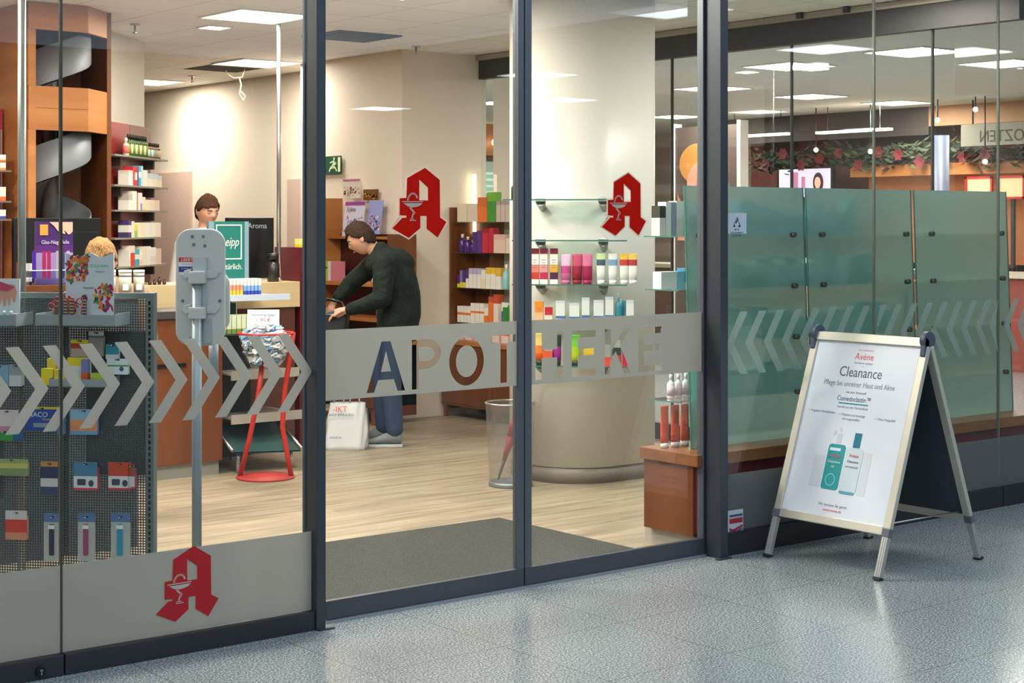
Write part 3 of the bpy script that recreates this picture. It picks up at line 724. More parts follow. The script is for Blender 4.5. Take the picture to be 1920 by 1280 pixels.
# ================================================================== SANDWICH BOARD
FT = empty('sandwich_board', FR((2.71, -.535, 0)), 'white and silver folding sandwich board poster stand on the terrazzo floor', 'sandwich board')
yl, yr = -.205, -.865
Hh = 1.055; Xh = 2.705
L_ = math.hypot(Xh - 2.346, Hh)
fa = plane_frame((2.346, (yl + yr) / 2, 0), (0, -1, 0), (Xh - 2.346, 0, Hh))   # front leaf, faces -x
Lf = math.hypot(3.09 - Xh, Hh)
fb = plane_frame((3.09, (yl + yr) / 2, 0), (0, 1, 0), (Xh - 3.09, 0, Hh))      # rear leaf, faces +x
hw = .33
POST = mat((226, 230, 236), .35, name='poster_paper')
for fi, (fm, L, nm) in enumerate(((fa, L_, 'front'), (fb, Lf, 'rear'))):
    fr_ = MB()
    mb = MB()
    for sx in (-1, 1):
        lg_ = MB().box(sx * hw - .016, sx * hw + .016, .012, .205, -.012, .012)
        for g_ in (-.006, .006): lg_.box(sx * hw - .0025 + g_, sx * hw + .0025 + g_, .012, .205, .012, .0145)
        build('leg', lg_, ALU, fm, FT, bevel=.002)
        build('foot', MB().box(sx * hw - .019, sx * hw + .019, 0, .014, -.015, .015), DARK, fm, FT)
        build('corner', MB().box(sx * hw - .021, sx * hw + .021, .195, .232, -.014, .016), mat((96, 100, 108), .5), fm, FT, bevel=.003)
    rail = MB().box(-hw - .018, -hw + .022, .232, L - .030, -.012, .012).box(hw - .022, hw + .018, .232, L - .030, -.012, .012)
    rail.box(-hw + .022, hw - .022, .200, .240, -.012, .012)
    build('frame_profile', rail, mat((206, 200, 184), .4, .4), fm, FT, bevel=.003)
    build('top_profile', MB().box(-hw + .004, hw - .004, L - .036, L + .004, -.010, .018), mat((206, 200, 184), .4, .4), fm, FT, bevel=.003)
    build('back_panel', MB().box(-hw + .01, hw - .01, .235, L - .05, -.010, -.004), mat((52, 60, 72), .5), fm, FT)
    build('poster', MB().box(-hw + .018, hw - .018, .238, L - .034, -.003, .002), POST, fm, FT)
for y in (yl - .0, yr + .0):
    s = 1 if y == yl else -1
    k = MB().tube((Xh, y + s * .012, Hh + .0), (Xh, y - s * .016, Hh + .0), .042, n=28)
    k.extr([(Xh - .045, Hh - .07), (Xh - .015, Hh - .09), (Xh, Hh), (Xh - .03, Hh + .02)], y - .012, y + .012)
    build('hinge', k, mat((74, 80, 98), .45), parent=FT, bevel=.003)
for y in (yl - .03, yr + .03): build('spreader_rod', MB().tube((2.43, y, .235), (3.0, y, .235), .004, n=8), STEEL, parent=FT)
# poster print; local x across, y up along the board
GRT = mat((84, 90, 98), .5); LGT = mat((140, 146, 152), .5); PKT = mat((232, 92, 84), .5); TLT = mat((0, 140, 146), .5)
T = lambda b_, s_, m_, y, x=0, z2=0, **k: text(b_, s_, m_, fa, FT, x=x, y=y, z=.0055 if z2 else .0025, t=.0006, **k)
T("EAU THERMALE", .012, mat((240, 180, 176), .5), 1.040, x=-.008, sx=1.1)
T("Av\u00e8ne", .046, PKT, .998, x=-.009, sx=.95)
T("Die Kraft der Sanftheit", .012, LGT, .977, x=-.009)
T("\u2013", .02, GRT, .960, x=-.009)
T("Cleanance", .070, GRT, .912, x=-.012, sx=.88)
T("Pflege bei unreiner Haut und Akne", .037, LGT, .864, x=-.008, sx=.82)
T("mit dem Wirkstoff", .016, LGT, .831, x=-.014)
T("Comedoclastin\u2122", .035, mat((70, 96, 110), .5), .793, x=-.018, sx=.82)
shape('underline', [rect(-.104, .072, .778, .784)], .0006, TLT, fa, FT, z=.0025)
T("Extrakt aus der Mariendistel", .016, LGT, .758, x=-.016)
T("\u2713 Reguliert Unreinheiten", .016, LGT, .726, x=-.195)
T("\u2713 Mattiert und beruhigt", .016, LGT, .722, x=-.010); T("mit Langzeiteffekt", .015, LGT, .702, x=-.010)
T("\u2713 Ohne Fettgef\u00fchl", .016, LGT, .718, x=.185)
T("Wir beraten Sie gerne", .019, LGT, .288, x=-.01); T("www.avene.de", .019, PKT, .264, x=-.006)
def pr(n_, polys, c, z=.0025): return shape(n_, polys, .0006, mat(c, .45), fa, FT, z=z)
pr('printed_pump_bottle', [rrect(-.104, -.002, .365, .582, .016)], (0, 150, 152))
pr('printed_pump', [rect(-.066, -.040, .582, .634), rect(-.078, -.020, .634, .644), rect(-.092, -.078, .618, .644), rect(-.058, -.048, .644, .660)], (206, 208, 214))
pr('printed_label', [rect(-.094, -.030, .550, .564)], (226, 236, 240), .0034)
pr('printed_lotion_bottle', [rrect(.004, .106, .362, .574, .014)], (206, 218, 222), .0034)
pr('printed_cap', [rect(.036, .076, .577, .646)], (0, 116, 140), .0034)
pr('printed_bottle_base', [rect(.012, .098, .356, .368)], (90, 160, 180), .0043)
pr('printed_box', [rect(-.178, -.112, .372, .52)], (214, 216, 220))
pr('printed_tube', [rect(.112, .158, .358, .56)], (216, 218, 222))
T("Av\u00e8ne", .024, PKT, .518, x=-.054, z2=1); T("Cleanance", .018, WHITE, .492, x=-.054, z2=1); T("GEL", .013, WHITE, .470, x=-.054, z2=1)
T("Av\u00e8ne", .022, PKT, .530, x=.056, z2=1); T("Cleanance", .016, GRT, .504, x=.056, z2=1); T("EAU MICELLAIRE", .010, GRT, .480, x=.056, z2=1)
pr('printed_flower', [arc(-.056, .412, .030, .030, 0, 360, 20)[:-1], arc(-.056, .412, .025, .025, 0, 360, 20)[:-1]], (120, 200, 200), .0034)

# ================================================================== WINDOW BENCH WITH FROSTED PANELS
r = empty('window_bench', FR((3.5, .25, 0)), 'long wooden window bench with burgundy front behind the right glass', 'bench')
build('plinth', MB().box(2.15, 4.86, .09, .44, 0, .085), mat((176, 172, 160), .6), parent=r)
build('body', MB().box(2.105, 4.88, .055, .40, .085, .425), [WOOD], parent=r, bevel=.003)
build('front_board', MB().box(2.118, 4.88, .040, .055, .10, .425), mat((104, 26, 34), .4), parent=r)
build('top', MB().box(2.09, 4.89, .010, .415, .425, .483), BENCHW, parent=r, bevel=.004)
PN = [(2.218, 3.085), (3.108, 3.982), (4.012, 4.878)]
Yp = .18
lean = math.atan2(.05, 1.3)
LP = [('frosted teal glass panel crossed by the dark door post', 'frosted teal panel left'), ('frosted teal glass panel behind the sandwich board', ''), ('frosted teal glass panel, rightmost of the three on the bench', '')]
fl = lambda Y: Matrix.Translation((0, Y, .483)) @ Matrix.Rotation(-lean, 4, 'X')
for i, (a, b) in enumerate(PN):
    r = empty('frosted_panel', FR(((a + b) / 2, Yp, .483)), LP[i][0], 'glass panel', 'frosted glass panels on the window bench')
    F0 = fl(Yp)
    build('glass_sheet', MB().box(a, b, -.004, .004, .001, 1.297), TEAL, F0, r)
    for q in (a - .003, b): build('glass_edge', MB().box(q, q + .003, -.0045, .0045, .001, 1.297), EDGE, F0, r)
    for z in (1.05, .785, .52, .235):
        for x in ((2.30, 2.985), (3.212, 3.915), (4.142, 4.80))[i]:
            build('stud', MB().tube((x, -.004, z), (x, -.030, z), .014, n=16), mat((108, 100, 94), .3, .8), F0, r)
# glass shelves behind the panels
for k, z in enumerate((1.53, 1.265, 1.0, .715)):
    r = empty('glass_shelf', FR((3.6, .5, z)), '%s glass shelf behind the frosted panels' % ['highest', 'second highest', 'third highest', 'lowest'][k], 'shelf', 'glass shelves of the window display')
    y0 = Yp + (z - .483) * math.tan(lean) + .008
    build('glass_board', MB().box(2.17, 4.86, y0, y0 + .24, z - .006, z), GLASSG, parent=r); build('glass_edge', MB().box(2.167, 2.17, y0, y0 + .24, z - .006, z), EDGE, parent=r)

# ================================================================== products
CNT = [0]
def pbox(label, x, y, z, w_, d, h, sl, frame=ID, name='medicine_box', cat='box', group=None, rz=0.0, parent=None, bv=0.0008):
    """carton standing at x,y,z in frame; sl = [(fraction, colour)] from the bottom up"""
    mats = [mat(c, .45) for _, c in sl]; f = frame @ FR((x, y, z), rz); mb = MB(); zz = 0; tot = sum(a for a, _ in sl)
    for i, (a, c) in enumerate(sl):
        h_ = h * a / tot; mb.box(-w_ / 2, w_ / 2, -d / 2, d / 2, zz, zz + h_, i); zz += h_
    o = build(name, mb, mats, f, parent, label=label, cat=cat, group=group)
    if h > .075 and 'column' in label:          # fine print on the front of the nearer cartons
        ln = MB()
        for q in range(4): ln.box(-w_ * (.32 - .05 * (q % 3)), w_ * (.30 - .07 * (q % 2)), -d / 2 - .0004, -d / 2, h * (.66 - q * .07), h * (.675 - q * .07))
        build('fine_print', ln, mat((110, 116, 128), .5), f, o)
    return o
def bottle(label, x, y, z, r_, h, c, cc, frame=ID, name='bottle', cat='bottle', group=None, lab=None, capr=.45, neck=.72):
    f = frame @ FR((x, y, z)); e = empty(name, f, label, cat, group)
    build('body', MB().lathe([(r_ * .9, 0), (r_, h * .03), (r_, h * neck * .85), (r_ * .75, h * neck * .95), (r_ * .4, h * neck), (r_ * .4, h * .8)], (0, 0, 0), 16), mat(c, .25), f, e)
    build('cap', MB().lathe([(r_ * capr, h * .78), (r_ * capr, h)], (0, 0, 0), 14), mat(cc, .4), f, e)
    if lab: build('paper_label', MB().lathe([(r_ * 1.02, h * .12), (r_ * 1.02, h * .55)], (0, 0, 0), 16), mat(lab, .5), f, e)
    return e
def tube(label, x, y, z, w_, h, cols, capc, frame=ID, group=None, name='cream_tube'):
    """standing tube: cap at the bottom, flat crimp at the top"""
    f = frame @ FR((x, y, z)); e = empty(name, f, label, 'tube', group); n = 16; mb = MB(); k0 = 0
    lv = [(0.12, 1.0, .62), (.35, 1.02, .56), (.6, 1.04, .42), (.8, 1.06, .24), (.95, 1.08, .08), (1.0, 1.08, .05)]
    for t, sx, sy in lv:
        for i in range(n):
            a = 2 * math.pi * i / n; mb.v.append(Vector((w_ / 2 * sx * math.cos(a), w_ / 2 * sy * math.sin(a), h * t)))
    for a in range(len(lv) - 1):
        mi = min(len(cols) - 1, int((lv[a][0] + lv[a + 1][0]) / 2 * len(cols)))
        for i in range(n):
            j = (i + 1) % n; mb.f.append((a * n + i, a * n + j, (a + 1) * n + j, (a + 1) * n + i)); mb.m.append(mi); mb.sm.append(True)
    mb.f.append(tuple(reversed(range(n)))); mb.m.append(0); mb.sm.append(False)
    e_ = (len(lv) - 1) * n; mb.f.append(tuple(e_ + i for i in range(n))); mb.m.append(len(cols) - 1); mb.sm.append(False)
    build('tube_body', mb, [mat(c, .35) for c in cols], f, e)
    build('cap', MB().lathe([(w_ * .46, 0), (w_ * .46, h * .12)], (0, 0, 0), 16, sy=.75), mat(capc, .4), f, e)
    return e
ORD = ['first', 'second', 'third', 'fourth', 'fifth', 'sixth', 'seventh', 'eighth', 'ninth', 'tenth', 'eleventh', 'twelfth', 'thirteenth', 'fourteenth', 'fifteenth', 'sixteenth', 'seventeenth', 'eighteenth', 'nineteenth', 'twentieth']
WH = (238, 234, 226); OFF = (226, 218, 204)
def cname(c):
    T_ = {'white': (238, 234, 226), 'cream': (228, 214, 190), 'red': (200, 40, 40), 'orange': (232, 120, 40), 'yellow': (236, 210, 40), 'green': (60, 150, 70), 'lime': (170, 200, 60), 'teal': (40, 160, 170),
          'light blue': (150, 200, 225), 'blue': (50, 80, 170), 'purple': (90, 50, 130), 'pink': (225, 120, 160), 'magenta': (180, 30, 90), 'brown': (110, 70, 50), 'black': (25, 25, 25), 'grey': (150, 150, 150)}
    return min(T_, key=lambda k: sum((a - b) ** 2 for a, b in zip(T_[k], c)))
def desc(sl):
    n = []
    for _, c in sl:
        k = cname(c)
        if k not in n: n.append(k)
    return ' and '.join(n[:3])

# --- three orange tubes on the bench beside the panels
for i, x in enumerate((1246, 1266, 1284)):
    p = onY(x, 838, .30); tube('orange sunscreen tube on the wooden bench, %s from the left' % ORD[i], p.x, .30, .484, .050, .208, [(232, 96, 44), (228, 84, 36), (236, 100, 50)], (238, 236, 230), group='orange sunscreen tubes on the bench')
tube('small orange tube tucked beside the frosted panel edge', 2.335, .36, .484, .03, .15, [(226, 90, 60), (210, 80, 60)], (238, 236, 230))
for i, x in enumerate((1258, 1272, 1286)):
    p = onY(x, 738, .36); bottle('slim white bottle on the lowest glass shelf, %s from the left' % ORD[i], p.x, .36, .716, .02, .12, (236, 236, 240), (230, 230, 235), group='white bottles on the lowest glass shelf', lab=(226, 200, 205))
# things standing on the glass shelves, blurred through the teal glass and clear at the left end
def shelf_row(z, Yc, x0, items, where, g, frame=ID, gap=.004):
    x = x0
    for i, it in enumerate(items):
        w_, d, h, sl = it; pbox('%s carton, %s on the %s' % (desc(sl), ORD[i], where), x + w_ / 2, Yc, z + .0005, w_, d, h, sl, frame, group=g)
        x += w_ + gap
B_ = (70, 150, 196); DB = (30, 80, 140)
shelf_row(1.53, .41, 2.195, [(.04, .06, .15, [(.6, OFF), (.4, (60, 60, 50))]), (.035, .06, .17, [(1, WH)]), (.03, .06, .17, [(1, (150, 160, 176))]), (.05, .06, .175, [(.5, OFF), (.5, WH)]), (.03, .06, .175, [(1, (150, 200, 225))])] +
          [(.09, .06, random.uniform(.09, .2), [(1, random.choice([B_, DB, (40, 130, 160), (80, 160, 170)]))]) for _ in range(14)], 'highest glass shelf', 'cartons on the highest glass shelf')
shelf_row(1.265, .40, 2.195, [(.11, .06, .085, [(1, WH)]), (.05, .06, .085, [(1, (150, 206, 228))]), (.12, .06, .10, [(.3, WH), (.7, B_)])] +
          [(.10, .06, random.uniform(.08, .18), [(1, random.choice([B_, DB, (50, 150, 170), WH]))]) for _ in range(13)], 'second highest glass shelf', 'cartons on the second glass shelf')
shelf_row(1.0, .38, 2.33, [(.10, .06, random.uniform(.08, .16), [(1, random.choice([(60, 170, 190), (200, 220, 225), DB, (90, 190, 190)]))]) for _ in range(16)], 'third highest glass shelf', 'cartons on the third glass shelf')
for i, (x, c, cc) in enumerate([(2.215, (50, 60, 130), (245, 245, 245)), (2.270, (150, 190, 220), (240, 240, 245))]):
    bottle('%s jar on the third glass shelf near the frosted panel' % ['dark blue', 'pale blue'][i], x, .36, 1.0005, .026, .10, c, cc, capr=.7, name='jar', cat='jar')
shelf_row(.715, .37, 2.42, [(.10, .06, random.uniform(.1, .17), [(1, random.choice([(90, 200, 215), (120, 210, 220), (60, 150, 180)]))]) for _ in range(15)], 'lowest glass shelf', 'cartons on the lowest glass shelf')
# pink and orange packs in the gap between the panels
tube('pink tube seen in the gap between the frosted panels', 4.03, .30, 1.006, .035, .2, [(236, 90, 110)], (200, 60, 90))
# small promotional flyer low on the window
fy = empty('flyer', FR((2.28, -.055, .11)), 'small red white and blue flyer low on the window beside the post', 'flyer')
p0 = onY(1355, 960, -.03); p1 = onY(1391, 1003, -.03)
build('flyer_sheet', MB().box(2.215, 2.335, -.056, -.054, .080, .212), mat((196, 200, 210), .5), parent=fy)
ff = pane_plane(-.0565) @ Matrix.Translation((2.285, .086, 0))
shape('flyer_stripe', [[(-.045, .03), (-.02, .02), (.045, .04), (.045, .052), (-.02, .033), (-.045, .042)], rect(-.045, .045, .062, .086)], .0005, mat((176, 40, 60), .5), ff, fy)
shape('flyer_stripe', [[(-.045, .02), (-.02, .01), (.045, .03), (.045, .037), (-.02, .018), (-.045, .028)], rect(-.045, .045, .094, .104)], .0005, mat((60, 70, 120), .5), ff, fy)

# ================================================================== ROUNDED COLUMN WITH SHELVES
r_c = .36  # rounding of the column
poly = []
x0, x1, y0, y1 = 2.93, 3.665, 1.93, 2.75
poly = arc(x0 + r_c, y0 + r_c, r_c, r_c, 180, 270, 20) + arc(x1 - .06, y0 + .06, .06, .06, 270, 360, 6) + arc(x1 - .06, y1 - .06, .06, .06, 0, 90, 6) + arc(x0 + r_c, y1 - r_c, r_c, r_c, 90, 180, 14)
r = empty('column', FR((3.3, 2.3, 0)), 'white rounded column standing inside the doors, carrying glass shelves', 'column')
build('shaft', MB().prism(poly, .10, HC, smooth=True), COLM, parent=r)
cc_ = Vector((3.3, 2.34)); inn = [((Vector(p) - cc_) * .985 + cc_)[:] for p in poly]
build('plinth', MB().prism(inn, 0, .10, smooth=True), mat((134, 124, 112), .5), parent=r)
SH = FR((3.03, 2.03, 0), R(-45))               # shelf frame: x to the right, -y towards the passage
for k, z in enumerate((1.737, 1.492, 1.228, 1.0, .74)):
    r = empty('glass_shelf', SH @ FR((0, 0, z)), '%s glass shelf on the rounded column' % ORD[k], 'shelf', 'glass shelves on the rounded column')
    wd = .40 if k == 0 else .345
    build('glass_board', MB().box(-wd, .345 if k else .31, -.205, -.005, z - .008, z), GLASSG, SH, r)
    build('glass_edge', MB().box(-wd, .345 if k else .31, -.208, -.205, z - .008, z), EDGE, SH, r)
    for bx in (-.185, .195):
        build('bracket', MB().tube((bx, -.07, z - .012), (bx, .02 + abs(bx) * .35, z - .060), .032, .018, n=16).box(bx - .03, bx + .03, -.11, -.05, z - .014, z - .008).box(bx - .03, bx + .03, -.11, -.05, z, z + .006), mat((150, 150, 146), .35, .6), SH, r, bevel=.002)
def colx(px): return (px - 1072.5) / 308.0     # metres along the shelf for a pixel at its depth
z = 1.2285
for i, (a, c, c2) in enumerate([(1007, (200, 60, 50), (228, 130, 110)), (1023, (190, 40, 80), (226, 150, 150)), (1042, (80, 30, 80), (226, 170, 50))]):
    pbox('tall white carton with dark red top, %s from the left on the column' % ORD[i], colx(a), -.11, z, .046, .036, .212, [(.12, WH), (.2, c), (.22, c2), (.3, WH), (.16, (130, 24, 50))], SH, group='white and red cartons on the column shelf')
for i, (a, cs) in enumerate([(1064, [(206, 110, 160), (190, 70, 130), (226, 190, 215)]), (1085, [(150, 24, 44), (150, 20, 60), (196, 70, 100)]), (1104, [(170, 20, 80), (160, 20, 70), (216, 110, 150)])]):
    tube('%s tube, %s of the pink and red tubes on the column shelf' % (['pink', 'dark red', 'magenta'][i], ORD[i]), colx(a), -.11, z, .058, .178, cs, cs[0], SH)
for i, (a, cs) in enumerate([(1129, [(236, 238, 232), (60, 90, 110), (210, 224, 160)]), (1151, [(236, 238, 232), (120, 160, 190), (230, 232, 226)]), (1172, [(238, 236, 230), (200, 60, 40), (236, 190, 70)]), (1188, [(238, 236, 230), (180, 50, 60), (236, 200, 90)])]):
    tube('white tube with %s print on the column shelf' % ['dark and lime', 'pale blue', 'red and yellow fruit', 'dark red fruit'][i], colx(a), -.10, z, .050, .182, [cs[0], cs[0], cs[1], cs[2]], (240, 240, 236), SH)
z = 1.0005
bl = (70, 110, 170)
pbox('orange and white small carton on the column shelf', colx(1014), -.11, z, .052, .03, .12, [(.45, (236, 180, 130)), (.55, (238, 140, 30))], SH)
pbox('small carton with red top and pale bottom on the column shelf', colx(1032), -.11, z, .045, .03, .085, [(.45, (238, 210, 196)), (.55, (200, 24, 40))], SH)
for i, (a, h, w_) in enumerate([(1054, .125, .055), (1080, .11, .06), (1101, .145, .046), (1125, .13, .06), (1145, .15, .048), (1183, .13, .045)]):
    pbox('pale carton with blue stripe, %s from the left' % ORD[i], colx(a), -.11, z, w_, .035, h, [(.14, WH), (.13, bl), (.6, (226, 230, 226)), (.13, (205, 214, 220))], SH, group='pale cartons with blue stripe on the column')
r = bottle('turquoise pump bottle beside pale cartons on the column', colx(1162), -.10, z, .022, .17, (60, 140, 156), (150, 190, 200), SH, capr=.25)
pbox('turquoise box beside the pump bottle on the column', colx(1172), -.06, z, .03, .03, .125, [(.15, DB), (.85, (70, 150, 170))], SH)
z = .7405
for i, (a, w_, h, k, cs) in enumerate([(1015, .055, .19, 't', [(214, 90, 30), (230, 120, 40), (240, 200, 120)]), (1030, .06, .08, 'b', [(1, (220, 90, 50))]), (1047, .05, .18, 't', [(150, 30, 130), (160, 40, 140), (40, 60, 40)]),
        (1082, .055, .18, 't', [(180, 200, 30), (170, 196, 30), (120, 190, 60)]), (1108, .07, .10, 'b', [(.7, (230, 170, 30)), (.3, (220, 190, 60))]), (1140, .05, .12, 'b', [(.4, (216, 70, 60)), (.6, (150, 160, 150))]), (1158, .05, .15, 'b', [(.4, (200, 50, 60)), (.3, (40, 60, 50)), (.3, (160, 170, 160))]), (1176, .045, .12, 'b', [(1, (190, 30, 60))])]):
    if k == 't': tube('%s bath tube seen through the cut letters' % ['orange', '', 'violet', 'lime green'][i], colx(a), -.1, z, w_, h, cs, (30, 60, 50), SH)
    else: pbox('%s pack seen through the cut letters, %s from the left' % (desc(cs), ORD[i]), colx(a), -.1, z, w_, .04, h, cs, SH)
# black bottle on the top shelf at the far left
bottle('dark green dropper bottle on the top shelf of the column', colx(964) + .01, -.1, 1.7375, .019, .115, (40, 48, 30), (20, 20, 20), SH, capr=.4)

# ================================================================== UMBRELLA BIN
bc = Vector((2.715, 2.235))
r = empty('umbrella_bin', FR((bc.x, bc.y, 0)), 'tall round silver wire mesh bin in front of the column', 'bin')
build('mesh_side', MB().lathe([(.128, .02), (.152, .50)], (bc.x, bc.y, 0), 40), WIRE, parent=r)
me = bpy.data.objects['mesh_side'].data
bm = bmesh.new(); bm.from_mesh(me); bmesh.ops.delete(bm, geom=[f for f in bm.faces if len(f.verts) > 4], context='FACES'); bm.to_mesh(me); bm.free()
build('base', MB().lathe([(.130, 0), (.134, .004), (.134, .026), (.126, .03), (.120, .012)], (bc.x, bc.y, 0), 40), mat((140, 146, 148), .4, .6), parent=r)
ring = [(bc.x + .153 * math.cos(t * math.pi / 20), bc.y + .153 * math.sin(t * math.pi / 20), .502) for t in range(41)]
build('rim', MB().path(ring, .006, 8), STEEL, parent=r)
um = empty('umbrella', FR((bc.x - .02, bc.y + .02, .02)), 'black and red folded umbrella leaning inside the mesh bin', 'umbrella')
A = Vector((bc.x, bc.y, 0)) + Vector((C_, -S_, 0)) * -.075 + Vector((0, 0, .035)); B = Vector((bc.x, bc.y, 0)) + Vector((C_, -S_, 0)) * .085 + Vector((0, 0, .56))
lp = lambda t: A.lerp(B, t)
build('tip', MB().tube(lp(0), lp(.22), .005, .012, n=10), mat((60, 60, 66), .4), parent=um)
build('canopy', MB().tube(lp(.22), lp(.5), .012, .028, n=14).tube(lp(.5), lp(.72), .028, .03, n=14, mi=0).tube(lp(.72), lp(.95), .031, .022, n=14, mi=1), [mat((150, 24, 50), .6), mat((34, 34, 38), .6)], parent=um)
build('handle', MB().path([lp(.95), lp(1.06), lp(1.10) + Vector((.02, 0, .02)), lp(1.10) + Vector((.05, 0, .01))], .011, 10), BLACK, parent=um)

# ================================================================== RIGHT WALL SHELF UNIT (faces -x)
UX = 4.60
UF = plane_frame((4.86, 5.40, 0), (0, -1, 0), (0, 0, 1))
# local frame for standing goods: x runs towards the passage (-y world), -y out into the room (-x world)
UG = Matrix(((0, 1, 0, 4.86), (-1, 0, 0, 5.40), (0, 0, 1, 0), (0, 0, 0, 1)))
r = empty('wall_shelving', FR((4.74, 4.6, 0)), 'brown wooden wall shelving with glass shelves right of the cream wall', 'shelving')
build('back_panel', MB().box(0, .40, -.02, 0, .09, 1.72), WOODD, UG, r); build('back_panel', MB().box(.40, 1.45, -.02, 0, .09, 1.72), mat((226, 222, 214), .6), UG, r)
build('side_panel', MB().box(-.012, .010, -.27, 0, .06, 1.72), WOOD, UG, r); build('divider', MB().box(.395, .405, -.16, -.02, .62, 1.72), WOODD, UG, r)
build('base_cabinet', MB().box(0, 1.45, -.36, -.0, .10, .60), WOOD, UG, r, bevel=.002); build('base_top', MB().box(-.01, 1.46, -.37, 0, .60, .63), WOODH, UG, r)
dr = MB().box(.02, .68, -.368, -.36, .12, .58); build('drawer', dr, WOOD, UG, r, bevel=.002); build('drawer', MB().box(.70, 1.43, -.368, -.36, .12, .58), WOOD, UG, r, bevel=.002)
for x in (.02, .68, 1.40): build('leg', MB().box(x, x + .03, -.35, -.32, 0, .10), WOODD, UG, r)
build('lamp_strip', MB().box(.02, .04, -.05, -.03, 1.5, 2.0), mat((255, 240, 200), .4, emit=5), UG, r)
for z in (1.60, 1.35, 1.06, .775): build('glass_board', MB().box(0.01, 1.44, -.25, -.02, z - .008, z), GLASSG, UG, r)
def urow(z, items, nm):
    x = .03
    for i, (w_, h, sl, k) in enumerate(items):
        if k == 'b': pbox('%s carton, %s on the %s of the wall shelving' % (desc(sl), ORD[i], nm), x + w_ / 2, -.19, z + .0005, w_, .06, h, sl, UG, group='goods on the wall shelving')
        elif k == 't': tube('%s tube, %s on the %s of the wall shelving' % (cname(sl[0]), ORD[i], nm), x + w_ / 2, -.19, z + .0005, w_ * .8, h, sl, sl[-1], UG, group='goods on the wall shelving')
        else: bottle('%s bottle, %s on the %s of the wall shelving' % (cname(sl[0]), ORD[i], nm), x + w_ / 2, -.19, z + .0005, w_ * .45, h, sl[0], sl[1], UG, group='goods on the wall shelving', capr=.4)
        x += w_ + .006
OR = (232, 120, 50)
urow(1.60, [(.13, .15, [(1, (226, 214, 190))], 'b'), (.14, .15, [(1, (220, 208, 190))], 'b'), (.12, .20, [(.6, OR), (.4, (214, 110, 50))], 'b'), (.11, .24, [(.7, (70, 150, 60)), (.3, (120, 180, 60))], 'b')] + [(.055, .17, [(.8, (206, 190, 180)), (.2, (170, 160, 150))], 'b')] * 5 + [(.07, .22, [(1, (200, 150, 150))], 'b'), (.1, .18, [(1, (220, 214, 200))], 'b')], 'top shelf')
PU = (74, 44, 120)
urow(1.35, [(.07, .15, [PU, WH], 'o'), (.07, .13, [PU, WH], 'o'), (.05, .10, [PU, WH], 'o'), (.06, .17, [(1, PU)], 'b'), (.06, .18, [(1, (90, 50, 130))], 'b'), (.08, .20, [(.8, (200, 40, 60)), (.2, (150, 20, 40))], 'b'), (.06, .20, [(1, (190, 40, 60))], 'b'), (.15, .15, [(.7, (230, 200, 186)), (.3, (222, 180, 170))], 'b'), (.1, .12, [(1, (226, 206, 196))], 'b'), (.05, .14, [(60, 90, 50), (30, 40, 30)], 'o'), (.05, .14, [(90, 120, 50), (30, 40, 30)], 'o'), (.05, .14, [(60, 90, 50), (30, 40, 30)], 'o')], 'second shelf')
urow(1.06, [(.03, .10, [(.3, (220, 210, 60)), (.7, PU)], 'b'), (.035, .14, [(.3, (220, 210, 60)), (.7, (130, 110, 160))], 'b'), (.035, .14, [(.3, (220, 210, 60)), (.7, PU)], 'b'), (.035, .15, [(.5, WH), (.5, PU)], 'b')] + [(.05, .16, [(.7, WH), (.3, (190, 180, 210))], 'b')] * 3 + [(.055, .15, [(.5, (236, 220, 196)), (.5, WH)], 'b'), (.06, .17, [(.7, WH), (.3, (236, 190, 60))], 'b'), (.06, .17, [(.7, WH), (.3, (236, 190, 60))], 'b'), (.06, .17, [(.6, WH), (.4, (226, 180, 70))], 'b')] + [(.07, .20, [(150, 200, 210), WH], 'o'), (.06, .24, [(120, 190, 80), WH], 'o'), (.07, .22, [(190, 220, 225), WH], 'o'), (.08, .12, [(1, (230, 200, 210))], 'b')], 'third shelf')
urow(.775, [(.04, .13, [(.45, WH), (.15, OR), (.4, WH)], 'b')] * 4 + [(.055, .16, [(.5, WH), (.1, OR), (.4, WH)], 'b')] * 3 + [(.05, .13, [(.5, OR), (.5, WH)], 'b'), (.06, .22, [(.8, OR), (.2, (190, 90, 60))], 'b'), (.06, .24, [(.7, (236, 220, 210)), (.3, (200, 80, 50))], 'b'), (.05, .18, [(150, 90, 180), (60, 70, 170), WH], 't'), (.06, .18, [(.8, (50, 140, 60)), (.2, WH)], 'b'), (.06, .16, [(1, (60, 150, 70))], 'b')], 'fourth shelf')
for i in range(7): pbox('white and red carton on the base of the wall shelving, %s from the left' % ORD[i], .08 + i * .12, -.2, .6305, .09, .06, .10, [(.6, (236, 214, 208)), (.4, (226, 110, 80))], UG, group='cartons on the base of the wall shelving')

# ================================================================== MAGAZINE UNIT (faces -x, in front of cream block)
MG = Matrix(((0, 1, 0, 4.10), (-1, 0, 0, 6.75), (0, 0, 1, 0), (0, 0, 0, 1)))
r = empty('magazine_shelving', FR((3.95, 6.0, 0)), 'wooden magazine shelving with dark back behind the bending customer', 'shelving')
build('side_panel', MB().box(.42, .47, -.30, 0, .06, 1.80), WOODH, MG, r); build('side_panel', MB().box(1.53, 1.56, -.26, 0, .06, 1.50), WOOD, MG, r)
build('back_panel', MB().box(.47, 1.53, -.02, 0, .10, 1.50), mat((70, 22, 26), .5), MG, r)
build('shelf_board', MB().box(.47, 1.53, -.28, -.02, 1.08, 1.11), WOODH, MG, r); build('shelf_board', MB().box(.47, 1.53, -.28, -.02, .80, .83), WOODH, MG, r)
build('base_cabinet', MB().box(.45, 1.56, -.42, -.0, .14, .62), WOOD, MG, r); build('base_top', MB().box(.44, 1.57, -.43, 0, .62, .65), WOODH, MG, r)
